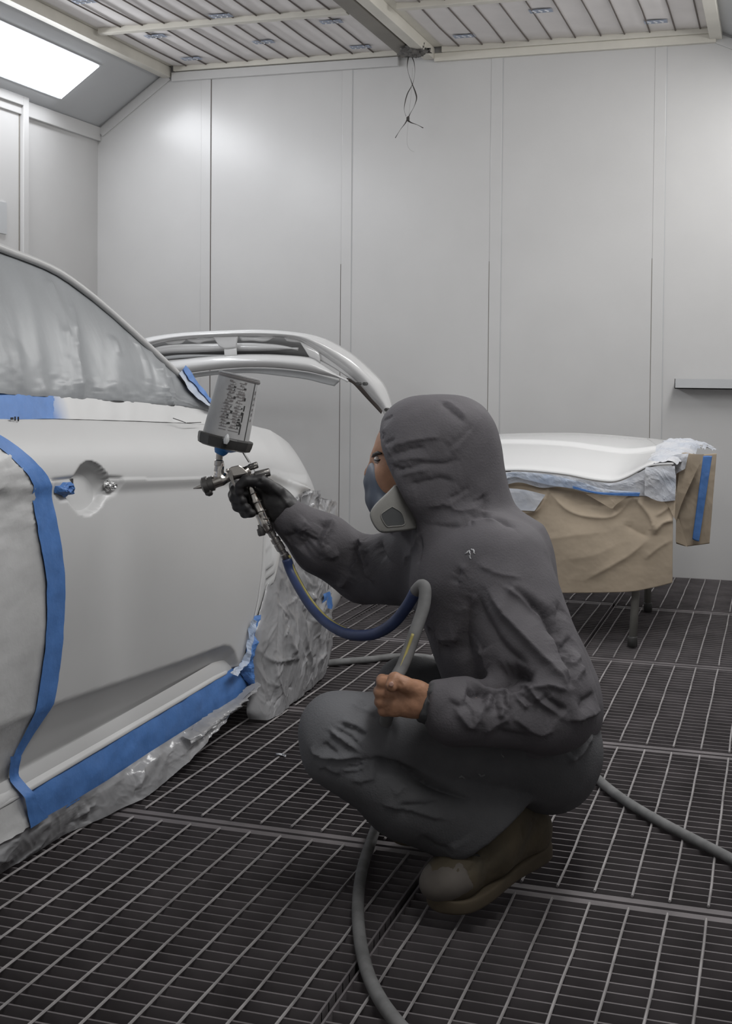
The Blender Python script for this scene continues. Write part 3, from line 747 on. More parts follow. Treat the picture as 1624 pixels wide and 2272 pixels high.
bstrip('corner_strut', ((664, 755), (680, 760), (696, 768), (709, 778)), ((686, 792), (694, 796), (702, 800), (710, 806)), dy=.0, n=14, k=6, belly=.01)
bstrip('lower_band', ((330, 812), (372, 802), (430, 794), (498, 788), (560, 786), (620, 787), (686, 793), (712, 806), (742, 826), (772, 845)),
       ((330, 845), (380, 834), (430, 826), (498, 818), (560, 815), (620, 817), (680, 824), (712, 831), (745, 838), (772, 847)), belly=.03, k=10, n=80)
bstrip('lower_lip', ((370, 838), (430, 828), (498, 820), (560, 817), (620, 819), (680, 826), (712, 833), (755, 845)), ((372, 850), (430, 838), (498, 830), (560, 828), (620, 834), (680, 842), (712, 850), (742, 857)), dy=.05, belly=.0, k=5, m='slope')
bstrip('inner_edge', ((768, 838), (790, 846), (818, 873), (850, 908)), ((774, 846), (786, 854), (812, 882), (846, 918)), dy=.06, k=4, belly=.0, m='rod')
b = MB()
for (x, y) in ((785, 852), (799, 852), (848, 910), (856, 918)): b.add(*lathe(onY(x, y, BY)+np.array((0, .10, 0)), onY(x, y, BY)+np.array((0, .06, 0)), [(0, .009), (.04, .009)], 8))
b.build('clip', M['black'], bump)
# ================================================================== bonnet on a trestle, masked with brown paper
st = thing('trestle_stand', (-.75, 5.2, 0), 'grey tubular trestle carrying the bonnet, its legs showing under the brown paper', 'stand')
def lift(px, py, Yb, z): p = onZ(px, py, 0); return p
f1 = onZ(1403, 1435); f2 = onZ(1437, 1357)
def leg(p, q, name='leg'):
    p = np.array(p); q = np.array(q); p = p+np.array((0, 0, .012))
    o = MB().tube([p+(q-p)*.0, q], .0155, 14).build(name, M['stand'], st, True)
    V, F = lathe(p-(0, 0, .011), p+(0, 0, .03), [(0, .017), (.003, .019), (.035, .019), (.04, .016)], 14); mesh('foot_cap', V, F, M['black'], o, True)
q1 = onY(1424, 1200, f1[1]+.05); q1[2] = .60; q2 = onY(1436, 1200, f2[1]-.02); q2[2] = .62
leg(f1, q1); leg(f2, q2)
dx_ = np.array((-.62, 0, 0)); leg(f1+dx_+(.03, .05, 0), q1+dx_); leg(f2+dx_+(.03, 0, 0), q2+dx_)
MB().tube([q1+(.05, 0, 0), q1+dx_-(.05, 0, 0)], .0155, 12).build('rail', M['stand'], st, True)
MB().tube([q2+(.05, 0, 0), q2+dx_-(.05, 0, 0)], .0155, 12).build('rail', M['stand'], st, True)
MB().tube([q1, q2], .0155, 12).build('rail', M['stand'], st, True); MB().tube([q1+dx_, q2+dx_], .0155, 12).build('rail', M['stand'], st, True)

hood = thing('car_bonnet', (-.78, 5.25, .66), 'white car bonnet lying on a trestle, its edges masked with brown paper', 'bonnet')
FE = spline([onY(x, y, 4.84) for x, y in ((900, 1046), (1000, 1046), (1105, 1043), (1150, 1042), (1200, 1045), (1260, 1052), (1310, 1062), (1358, 1067), (1390, 1058), (1420, 1042), (1446, 1031), (1494, 1028))], 8)
BE = spline([onY(x, y, 5.75) for x, y in ((850, 992), (960, 978), (1105, 968), (1250, 965), (1340, 969), (1400, 974), (1500, 984), (1586, 998))], 8)
S = strip(FE, BE, 120, 60)
for i in range(120):
    for j in range(60):
        v = j/59; u = i/119
        S[i, j, 2] += .035*math.sin(PI*v)*(1-.4*u)-.03*max(0, .06-v)/.06*0
        S[i, j, 2] += .012*float(sstep(v, .52-.1*u, .56-.1*u))-.008*float(sstep(v, .80, .84))
        if v < .05: S[i, j, 2] -= .006*(1-v/.05)**2
S_hood = S.copy()
panel = grid('panel', S, M['paint2'], hood)
md = panel.modifiers.new('solidify', 'SOLIDIFY'); md.thickness = .007; md.offset = -1
def lcr(p, LL):
    d = 0
    for h_, w_, Q in LL:
        m = np.hypot(Q[:, 0]-p[0], Q[:, 2]-p[2]); k_ = int(np.argmin(m)); f_ = min(1, .1+4*k_/len(Q), .1+4*(len(Q)-1-k_)/len(Q))
        if m[k_] < 6*w_:
            up = 1.5 if p[2] > Q[k_][2] else .6
            d += h_*math.exp(-m[k_]/(w_*up))*f_
    return d
def plines(Y, L): return [(h_, w_, np.array(spline([onY(1050+x/2.83, 900+y/2.83, Y) for x, y in pts], 24))) for h_, w_, pts in L]
def paper(name, T, B, Y, m, n, k, amp, scl, bulge=0., parent=hood, yk=0., th=.0015, sm=False, lines=None):
    T = [onY(x, y, Y) for x, y in T]; B = [onY(x, y, Y-yk) for x, y in B]
    S = strip(spline(T, 5), spline(B, 5), n, k)
    for i in range(n):
        for j in range(k):
            v = j/(k-1); p = S[i, j]
            q = (p[0], p[1]*.3, p[2])
            S[i, j, 1] -= bulge*math.sin(PI*min(1, v*1.0))+((crumple(q, scl, amp)*.7+crease(q, amp*.12, scl*.7, (1, 1, 1)))*min(1, 4*v+.2)*(1-.3*v) if not lines else lcr(S[i, j], lines)+.006*noise.noise(Vector((p[0]*5, 3, p[2]*4)))+.0015*fbm(q, 18))
    return grid(name, S, m, parent, smooth=sm, thick=th)
E1 = ((900, 1050), (1000, 1050), (1105, 1048), (1150, 1047), (1200, 1050), (1260, 1057), (1310, 1067), (1358, 1072), (1390, 1063), (1420, 1047), (1446, 1036), (1497, 1034))
paper('masking_paper', E1, ((925, 1316), (1000, 1316), (1100, 1316), (1240, 1316), (1340, 1315), (1400, 1313), (1440, 1306), (1470, 1299), (1492, 1293)), 4.87, M['kraft'], 220, 110, .032, 7, .03, yk=.06, sm=True, lines=plines(4.85, [
    (.022, .018, ((180, 650), (300, 665), (400, 655), (450, 590), (480, 490))), (-.014, .02, ((230, 700), (330, 770), (420, 690))), (.014, .016, ((440, 500), (520, 580), (600, 650), (720, 690), (880, 690), (980, 600), (1010, 560))),
    (-.016, .022, ((540, 560), (680, 620), (830, 620), (940, 560))), (.018, .014, ((1000, 560), (1080, 640), (1130, 720), (1140, 800))), (.016, .010, ((1140, 800), (1200, 730), (1280, 712))), (-.012, .018, ((950, 740), (1040, 790), (1110, 820))),
    (.010, .02, ((1110, 820), (1000, 920), (850, 1010), (700, 1090))), (.008, .014, ((1260, 830), (1160, 890), (1080, 960))), (.012, .010, ((1150, 690), (1210, 650), (1270, 600))), (-.010, .02, ((1180, 580), (1240, 600), (1270, 640))), (.006, .03, ((300, 850), (480, 830), (700, 800), (900, 780))), (.005, .04, ((560, 960), (760, 930), (940, 850)))]))
# big folds at the top of the paper
paper('masking_paper', ((1100, 1082), (1160, 1086), (1210, 1098)), ((1105, 1128), (1150, 1132), (1186, 1134)), 4.80, M['white'], 24, 12, .014, 12)
paper('masking_paper', ((1300, 1096), (1345, 1098), (1400, 1096)), ((1345, 1122), (1358, 1128), (1366, 1120)), 4.80, M['kraft'], 20, 10, .014, 10)
paper('masking_tape', E1[1:], ((1000, 1085), (1095, 1082), (1150, 1070), (1200, 1082), (1245, 1080), (1290, 1090), (1340, 1098), (1380, 1097), (1420, 1100), (1452, 1098), (1500, 1062)), 4.83, M['white'], 130, 16, .020, 16)
paper('masking_tape', ((1098, 1062), (1130, 1049), (1170, 1048), (1230, 1056), (1290, 1070), (1340, 1085), (1420, 1092)), ((1100, 1078), (1135, 1058), (1175, 1066), (1230, 1078), (1290, 1086), (1345, 1096), (1418, 1100)), 4.805, M['tapew'], 90, 8, .014, 22)
paper('masking_tape', ((1270, 1078), (1330, 1092), (1420, 1093)), ((1272, 1084), (1335, 1097), (1418, 1101)), 4.79, M['tape'], 50, 4, .008, 22)
paper('masking_paper', ((1432, 1036), (1470, 1040), (1500, 1056)), ((1430, 1098), (1462, 1112), (1498, 1110)), 4.79, M['white'], 30, 24, .035, 12)
paper('masking_paper', ((1440, 1060), (1475, 1070), (1500, 1085)), ((1450, 1096), (1480, 1120), (1497, 1152)), 4.80, M['kraft'], 24, 20, .03, 10)
# right hand end: crumpled white paper and the hanging strip with a blue tape
HS = S_hood
i0 = 105; A = []
for i in range(i0, 120):
    for sub in (0, .5):
        if i == 119 and sub: continue
        row = []
        for j in range(0, 60):
            for sb in (0, .5):
                if j == 59 and sb: continue
                q = HS[i]*(1-sub)+HS[min(119, i+1)]*sub; p = (q[j]*(1-sb)+q[min(59, j+1)]*sb).copy()
                k_ = (i+sub-i0)/(119-i0); e = min(1, k_*5)
                if j+sb < 12: p = p+np.array((.03*(1-k_)*(12-j-sb)/12, 0, 0))
                p[0] += .02*noise.noise(Vector((p[1]*9, k_, 4)))*(1-k_)
                p[2] += .008+e*(crumple(p, 12, .016)+crease(p, .005, 14)+.003)-.022*max(0, (k_-.8)/.2)**2; p[0] += .012*max(0, (k_-.8)/.2)
                row.append(p)
        A.append(row)
S = np.array(A)
grid('masking_paper', S, M['white'], hood, smooth=False)
paper('masking_paper', ((1500, 1008), (1520, 1004), (1545, 1008), (1590, 1006)), ((1500, 1206), (1522, 1212), (1545, 1210), (1574, 1206)), 5.05, M['kraft'], 60, 70, .018, 7, .0, sm=True)
paper('masking_paper', ((1512, 1010), (1535, 1008), (1562, 1008)), ((1495, 1135), (1500, 1155), (1508, 1125)), 4.98, M['kraft'], 24, 40, .012, 9)
paper('masking_paper', ((1500, 1150), (1503, 1150), (1506, 1152)), ((1499, 1202), (1515, 1208), (1526, 1214)), 5.0, M['kraft'], 10, 16, .006, 9)
paper('masking_paper', ((1488, 1012), (1505, 1008), (1528, 1006)), ((1494, 1062), (1502, 1050), (1520, 1040)), 4.95, M['white'], 20, 24, .03, 14)
paper('masking_tape', ((1560, 1012), (1570, 1011), (1580, 1012)), ((1536, 1196), (1544, 1200), (1551, 1201)), 4.97, M['tape'], 8, 60, .016, 9, sm=True)

# ================================================================== cable ties hanging from the end of the beam
ct = thing('cable_tie', onY(905, 118, 6.45), 'twisted black cable ties hanging from the end of the ceiling beam', 'cable tie')
def ribbon(name, px, Y, w0, m, par):
    P = spline([onY(x, y, Y) for x, y in px], 6)
    b = MB(); n = len(P); V = []
    for i, p in enumerate(P):
        t = P[min(i+1, n-1)]-P[max(i-1, 0)]; t /= np.linalg.norm(t); s = np.cross(t, FW); s /= np.linalg.norm(s)
        a = s*w0*(.6+.4*math.cos(i*.25)); d = FW*.0012
        V += [p-a-d, p+a-d, p+a+d, p-a+d]
    F = [];
    for i in range(n-1):
        for k_ in range(4): F.append((i*4+k_, i*4+(k_+1) % 4, i*4+4+(k_+1) % 4, i*4+4+k_))
    F += [(3, 2, 1, 0), tuple((n-1)*4+k_ for k_ in range(4))]
    return mesh(name, V, F, m, par)
ribbon('strap', ((907, 122), (904, 140), (905, 158), (914, 185), (922, 206), (924, 220), (918, 238), (910, 252), (905, 264)), 6.45, .0036, M['tie'], ct)
ribbon('strap', ((912, 122), (919, 140), (920, 165), (915, 187), (904, 208), (898, 230), (897, 246), (901, 258)), 6.455, .0026, M['tie'], ct)
ribbon('strap', ((906, 258), (900, 272), (888, 288), (877, 306)), 6.445, .004, M['tie'], ct)
ribbon('strap', ((903, 266), (912, 272), (926, 277), (939, 284)), 6.443, .0045, M['tie'], ct)
b = MB(); b.obox(onY(905, 264, 6.44), RT*.008, UP*.010, FW*.006); bevel(b.build('buckle', M['tie'], ct), .002)
MB().tube(spline([onY(x, y, 6.45) for x, y in ((915, 150), (912, 210), (906, 262), (905, 278), (903, 310), (905, 325), (912, 334), (919, 337))], 6), .0006, 5).build('thread', M['thread'], ct)
S = []
c = onY(920, 112, 6.42)
for i in range(16):
    row = []
    for j in range(24):
        th, ph = PI*i/15, 2*PI*j/24; d = np.array((math.sin(th)*math.cos(ph), math.sin(th)*math.sin(ph), math.cos(th)))
        r = 1+.6*fbm(d, 2.3)
        row.append(c+RT*d[0]*.070*r+UP*d[2]*.034*r+FW*d[1]*.05*r)
    S.append(row)
grid('tangle', S, M['grime'], ct, smooth=False)
for q, (x, y, r) in enumerate(((322, 153, .022), (336, 156, .018), (348, 158, .012))):
    pass

# ================================================================== signed distance figure: helpers
def v3(*a): return np.array(a, float)
def P(x, y, D): return at(x, y, D)
def d_cap(p, a, b, ra, rb):
    ab = b-a; h = np.clip(((p-a)@ab)/(ab@ab), 0, 1); return np.linalg.norm(p-a-h[:, None]*ab, axis=1)-(ra+(rb-ra)*h)
def d_ell(p, c, r, rot=0., e=2.0, yaw=0.):
    q = p-c; ca, sa = math.cos(rot), math.sin(rot)
    A = RT*ca+UP*sa; B = UP*ca-RT*sa; C = FW
    if yaw: cy_, sy_ = math.cos(yaw), math.sin(yaw); A, C = A*cy_+C*sy_, C*cy_-A*sy_
    x = np.stack([q@A/r[0], q@B/r[1], q@C/r[2]], 1)
    k0 = (np.abs(x)**e).sum(1)**(1/e); g = np.linalg.norm(np.stack([q@A/r[0]**2, q@B/r[1]**2, q@C/r[2]**2], 1), axis=1)
    if e == 2.0: return k0*(k0-1)/np.maximum(g, 1e-9)
    return (k0-1)*min(r)
def smin(a, b, k):
    h = np.clip(.5+.5*(b-a)/k, 0, 1); return b+(a-b)*h-k*h*(1-h)
def smax(a, b, k): return -smin(-a, -b, k)
def d_plane(p, a, n): n = np.array(n, float); n /= np.linalg.norm(n); return (p-a)@n
def surf_net(f, lo, hi, h):
    lo = np.array(lo, float); n = np.ceil((np.array(hi)-lo)/h).astype(int)+1
    ax = [lo[k]+h*np.arange(n[k]) for k in range(3)]
    G = np.empty(n)
    yy, zz = np.meshgrid(ax[1], ax[2], indexing='ij'); base = np.stack([np.zeros(yy.size), yy.ravel(), zz.ravel()], 1)
    for s in range(0, n[0], 12):
        e = min(s+12, n[0]); pts = np.tile(base, (e-s, 1)); pts[:, 0] = np.repeat(ax[0][s:e], len(base))
        G[s:e] = f(pts).reshape(e-s, n[1], n[2])
    I = G < 0; c = n-1
    acc = np.zeros((*c, 3)); cnt = np.zeros(c)
    for axis in range(3):
        o1, o2 = [k_ for k_ in range(3) if k_ != axis]
        for a in (0, 1):
            for b in (0, 1):
                sl0 = [None]*3; sl0[axis] = slice(0, c[axis]); sl0[o1] = slice(a, a+c[o1]); sl0[o2] = slice(b, b+c[o2])
                sl1 = list(sl0); sl1[axis] = slice(1, c[axis]+1)
                g0, g1 = G[tuple(sl0)], G[tuple(sl1)]
                m = (g0 < 0) != (g1 < 0); t = np.where(m, g0/np.where(m, g0-g1, 1), 0)
                off = np.zeros((*c, 3)); off[..., axis] = t; off[..., o1] = a; off[..., o2] = b
                acc += off*m[..., None]; cnt += m
    act = cnt > 0; idx = -np.ones(c, int); idx[act] = np.arange(act.sum())
    cell_ = np.argwhere(act); V = lo+h*(cell_+acc[act]/cnt[act][:, None])
    F = []
    for axis in range(3):
        o1, o2 = (axis+1) % 3, (axis+2) % 3
        sl = [slice(0, n[k_]) for k_ in range(3)]; sl[axis] = slice(0, n[axis]-1)
        sA = list(sl); sB = list(sl); sA[axis] = slice(0, n[axis]-1); sB[axis] = slice(1, n[axis])
        ch = I[tuple(sA)] != I[tuple(sB)]
        E_ = np.argwhere(ch); E_ = E_[(E_[:, o1] > 0) & (E_[:, o2] > 0) & (E_[:, o1] < n[o1]-1) & (E_[:, o2] < n[o2]-1)]
        ins = I[tuple(sA)][tuple(E_.T)]
        def ci(d1, d2):
            q = E_.copy(); q[:, o1] += d1; q[:, o2] += d2; return idx[tuple(q.T)]
        Q = np.stack([ci(-1, -1), ci(0, -1), ci(0, 0), ci(-1, 0)], 1)
        Q[~ins] = Q[~ins][:, ::-1]; F.append(Q)
    return V, np.concatenate(F)
def vnorm(V, F):
    n = np.cross(V[F[:, 2]]-V[F[:, 0]], V[F[:, 3]]-V[F[:, 1]]); N = np.zeros_like(V)
    for k_ in range(4): np.add.at(N, F[:, k_], n)
    return N/np.maximum(np.linalg.norm(N, axis=1), 1e-12)[:, None]
def relax(V, F, it=2, lam=.5):
    for _ in range(it):
        s = np.zeros_like(V); c = np.zeros(len(V))
        for a in range(4):
            b = (a+1) % 4
            np.add.at(s, F[:, a], V[F[:, b]]); np.add.at(s, F[:, b], V[F[:, a]])
            np.add.at(c, F[:, a], 1); np.add.at(c, F[:, b], 1)
        V = V+lam*(s/np.maximum(c, 1)[:, None]-V)
    return V
def topix(V):
    q = V-EYE; z = q@FW; return CX+FPX*(q@RT)/z, CY-FPX*(q@UP)/z, z
def folds(V, F, L, amp=0., scl=20., asym=True):
    """raise cloth ridges (+) or press creases (-) along lines seen on the cloth's near side"""
    N = vnorm(V, F); X, Y, D = topix(V); disp = np.zeros(len(V))
    near = (N@FW) < .25
    for (h, w_, pts) in L:
        pts = spline(np.array(pts, float), 4); W = []
        for (x, y) in pts:
            d2 = (X-x)**2+(Y-y)**2; m = near & (d2 < 90)
            if not m.any(): continue
            k_ = np.where(m)[0]; k_ = k_[np.argmin(D[k_]+.002*np.sqrt(d2[k_]))]; W.append(V[k_])
        if len(W) < 2: continue
        W = np.array(W); lo, hi = W.min(0)-5*w_, W.max(0)+5*w_
        s = np.where(((V > lo) & (V < hi)).all(1))[0]; Q = V[s]; best = np.full(len(s), 9.); tt = np.zeros(len(s)); sg = np.zeros(len(s))
        for i in range(len(W)-1):
            a, b = W[i], W[i+1]; ab = b-a; L2 = ab@ab
            if L2 < 1e-10: continue
            t = np.clip((Q-a)@ab/L2, 0, 1); d = np.linalg.norm(Q-a-t[:, None]*ab, axis=1)
            u = d < best; best[u] = d[u]; tt[u] = (i+t[u])/(len(W)-1); sg[u] = ((Q-a-t[:, None]*ab)@(UP+.35*RT))[u]/np.maximum(d[u], 1e-6)
        fade = np.clip(np.minimum(tt, 1-tt)*5, .15, 1)
        we = w_*(1.05+.65*np.clip(sg, -1, 1)*(1 if h > 0 else -1)) if asym else w_
        disp[s] += h*(.35*np.exp(-(best/we)**2)+.95*np.exp(-best/(.8*we)))*fade
    if amp:
        disp += np.array([amp*(noise.fractal(Vector(p)*scl, 1.0, 2.0, 3)) for p in V])
    return V+N*disp[:, None]
def subdiv(V, F):
    E = np.concatenate([np.sort(F[:, [a, (a+1) % 4]], 1) for a in range(4)]); U, inv = np.unique(E, axis=0, return_inverse=True)
    inv = inv.reshape(4, len(F)); n0 = len(V); n1 = n0+len(U)
    W = np.concatenate([V, V[U].mean(1), V[F].mean(1)]); c = n1+np.arange(len(F))
    Q = np.concatenate([np.stack([F[:, a], n0+inv[a], c, n0+inv[(a+3) % 4]], 1) for a in range(4)])
    return W, Q
def cloth(name, f, lo, hi, h, m, par, L=(), amp=0., scl=18., it=2):
    V, F = surf_net(f, lo, hi, h); V = relax(V, F, it); V, F = subdiv(V, F); V = relax(V, F, 2); V = folds(V, F, L, amp, scl)
    return mesh(name, V, F, m, par, True)
def crop(o, x, y, sc_, L): return [(ox/sc_+x, oy/sc_+y) for ox, oy in L]

# ================================================================== THE PAINTER
man = thing('person', (-.55, 2.56, 0), 'crouching person in dark grey hooded coverall and respirator, spraying the car door', 'person')
# joints
HD = P(972, 1022, 2.62)
SL, EL, WL = P(1100, 1255, 2.45), P(1238, 1580, 2.33), P(958, 1560, 2.30)
SR, ER, WR = P(925, 1250, 2.76), P(806, 1268, 2.92), P(640, 1146, 2.85)
WA, CH = P(1165, 1560, 2.60), P(1066, 1290, 2.62)
HL, KL, AL = P(1205, 1650, 2.50), P(757, 1628, 2.42), P(1085, 1835, 2.45)
HR_, KR, AR = P(1150, 1620, 2.72), P(905, 1530, 2.77), P(1000, 1760, 2.78)
# --- one continuous body under the clothes
def f_body(p):
    d = d_cap(p, WA, CH, .11, .12)
    d = smin(d, d_cap(p, CH, P(1005, 1175, 2.62), .09, .055), .05)
    d = smin(d, d_cap(p, P(1005, 1175, 2.62), P(975, 1100, 2.63), .055, .055), .03)
    head = d_ell(p, P(958, 1012, 2.635), (.122, .118, .078))
    jaw = d_ell(p, P(915, 1085, 2.64), (.075, .062, .058), .35)
    head = smin(head, jaw, .03)
    brow = d_cap(p, P(838, 1008, 2.625), P(832, 1008, 2.665), .010, .010)
    nose = d_cap(p, P(833, 1015, 2.665), P(818, 1052, 2.665), .007, .013)
    cheek = d_ell(p, P(866, 1052, 2.61), (.028, .030, .022))
    sock = d_ell(p, P(832, 1020, 2.615), (.012, .009, .016))
    lips = d_ell(p, P(848, 1094, 2.655), (.018, .014, .026))
    head = smin(head, brow, .012); head = smin(head, nose, .012); head = smin(head, cheek, .018); head = smin(head, lips, .01); head = smax(head, -sock, .008)
    ear = d_ell(p, P(985, 1040, 2.555), (.016, .03, .010)); head = smin(head, ear, .008)
    d = smin(d, head, .015)
    for a, b, c, r in ((SL, EL, WL, .045), (SR, ER, WR, .045)):
        d = smin(d, d_cap(p, CH, a, .08, .05), .04); d = smin(d, d_cap(p, a, b, .05, .038), .03); d = smin(d, d_cap(p, b, c, .038, .026), .02)
    for a, b, c in ((HL, KL, P(1090, 1838, 2.50)), (HR_, KR, AR)):
        d = smin(d, d_cap(p, WA, a, .085, .075), .04); d = smin(d, d_cap(p, a, b, .068, .042), .03); d = smin(d, d_cap(p, b, c, .044, .034), .02)
    d = smin(d, d_cap(p, P(1090, 1838, 2.50), P(1010, 1945, 2.42), .034, .026), .02); d = smin(d, d_cap(p, AR, P(930, 1800, 2.76), .034, .026), .02)
    d = smin(d, d_cap(p, WL, P(925, 1555, 2.295), .026, .024), .01); d = smin(d, d_cap(p, WR, P(615, 1128, 2.852), .026, .024), .01)
    return d
BV, BF = surf_net(f_body, (-1.25, 1.95, -.02), (-.1, 3.1, 1.06), .0075); BV = relax(BV, BF, 1)
# finer left fist closed round the hose
HX = 2.335                                        # depth of the hose in the fist
def f_fist(p):
    d = d_ell(p, P(905, 1545, 2.292), (.040, .031, .016), .05)
    d = smin(d, d_cap(p, P(950, 1556, 2.30), P(925, 1552, 2.295), .027, .026), .02)
    d = smin(d, d_cap(p, P(925, 1568, 2.292), P(872, 1566, 2.29), .018, .016), .015)
    for i, (y0, y1, r, xk) in enumerate(((1516, 1510, .0115, 851), (1538, 1534, .0118, 846), (1558, 1557, .0112, 847), (1576, 1577, .0098, 853))):
        a = P(xk+26, y0+2, 2.285); k1 = P(xk, y0, 2.296); k2 = P(xk-3, y1, 2.334); k3 = P(xk+18, y1+1, 2.356); k4 = P(xk+34, y1+2, 2.346)
        f = d_cap(p, a, k1, r*1.05, r*1.12); f = smin(f, d_cap(p, k1, k2, r*1.08, r), .003); f = smin(f, d_cap(p, k2, k3, r, r*.92), .003); f = smin(f, d_cap(p, k3, k4, r*.92, r*.85), .003)
        d = smin(d, f, .0035)
    t = d_cap(p, P(932, 1534, 2.286), P(898, 1519, 2.272), .0170, .0145); t = smin(t, d_cap(p, P(898, 1519, 2.272), P(876, 1507, 2.272), .0140, .0128), .003)
    t = smin(t, d_cap(p, P(876, 1507, 2.272), P(868, 1522, 2.262), .0128, .0108), .003)
    return smin(d, t, .005)
c0 = P(895, 1545, 2.31)
FV, FF = surf_net(f_fist, c0-.085, c0+.085, .0024); FV = relax(FV, FF, 1)
FV = folds(FV, FF, [(-.0012, .002, ((886, 1512), (890, 1518), (894, 1524))), (-.0012, .002, ((862, 1528), (858, 1540), (862, 1552))), (-.0010, .002, ((850, 1526), (858, 1527))), (-.001, .002, ((848, 1548), (860, 1549))), (-.001, .002, ((850, 1568), (862, 1569))), (.0012, .004, ((900, 1520), (880, 1536)))], .0007, 90)
V = np.concatenate([BV, FV]); F = np.concatenate([BF, FF+len(BV)])
body = mesh('body', V, F, M['skin'], man, True)
mesh('thumbnail', *lathe(P(868, 1518, 2.2510), P(868, 1518, 2.2490), [(0, .0045), (.001, .0045), (.0015, .003)], 12), M['nail'], man, True)
MB().tube([P(846, 1006, 2.588), P(838, 1005, 2.605), P(830, 1009, 2.625), P(826, 1014, 2.64)], [.002, .0042, .004, .002], 8).build('eyebrow', M['hair'], man, True)
mesh('eye', *lathe(P(838, 1020, 2.618), P(828, 1020, 2.612), [(-.006, .002), (-.004, .007), (0, .009), (.004, .0075), (.008, .003)], 14), M['eye'], man, True)
MB().tube([P(846, 1019, 2.598), P(838, 1022, 2.603), P(829, 1020, 2.612)], [.001, .0022, .001], 6).build('eyelashes', M['hair'], man, True)
# --- hooded jacket
def f_jack(p):
    t1 = d_cap(p, P(1172, 1560, 2.52), P(1068, 1292, 2.54), .148, .135); t2 = d_cap(p, P(1160, 1555, 2.68), P(1062, 1290, 2.70), .150, .140)
    d = smin(t1, t2, .08)
    d = smin(d, d_cap(p, P(1066, 1240, 2.62), P(1030, 1175, 2.63), .145, .105), .06)
    ua = d_cap(p, P(1112, 1262, 2.47), P(1215, 1545, 2.345), .094, .092)
    d = smin(d, ua, .035)
    fa = d_cap(p, P(1215, 1578, 2.335), P(1010, 1578, 2.30), .073, .060)
    d = smin(d, d_cap(p, P(1240, 1580, 2.335), P(1205, 1590, 2.33), .062, .062), .03)
    d = smin(d, fa, .022)
    fc = d_cap(p, P(1010, 1578, 2.30), P(966, 1562, 2.30), .058, .043)
    d = smin(d, smax(fc, d_plane(p, P(955, 1560, 2.30), -RT*.95-UP*.1), .006), .02)
    ra = d_cap(p, P(935, 1252, 2.75), P(812, 1266, 2.91), .092, .074); d = smin(d, ra, .04)
    rf = d_cap(p, P(806, 1266, 2.91), P(715, 1205, 2.88), .070, .068); rf = smin(rf, d_cap(p, P(715, 1205, 2.88), P(642, 1150, 2.85), .066, .044), .02)
    d = smin(d, rf, .02)
    hood_ = d_ell(p, P(970, 1020, 2.63), (.128, .136, .122), .0, 2.7)
    hood_ = smin(hood_, d_ell(p, P(1040, 1060, 2.63), (.062, .10, .09)), .04)
    hood_ = smin(hood_, d_cap(p, P(960, 1120, 2.63), P(1035, 1150, 2.63), .075, .09), .06)
    # face opening
    n = -RT*.86-UP*.44-FW*(-.10)
    hood_ = smax(hood_, d_plane(p, P(852, 1020, 2.55), n), .012)
    cav = d_ell(p, P(880, 1035, 2.645), (.085, .092, .082))
    hood_ = smax(hood_, -cav, .008)
    d = smin(d, hood_, .03)
    # hem at the back
    d = smax(d, d_plane(p, P(1240, 1612, 2.6), -UP*.93+RT*.30), .008)
    return d
J = [(.010, .012, ((1262, 1598), (1290, 1592), (1315, 1582), (1336, 1572)))]
c3 = lambda L: crop(0, 900, 1300, 3.609, L)
c6 = lambda L: crop(0, 780, 860, 4.06, L)
c5 = lambda L: crop(0, 620, 1040, 5.8, L)
c1 = lambda L: crop(0, 640, 1200, 2.195, L)
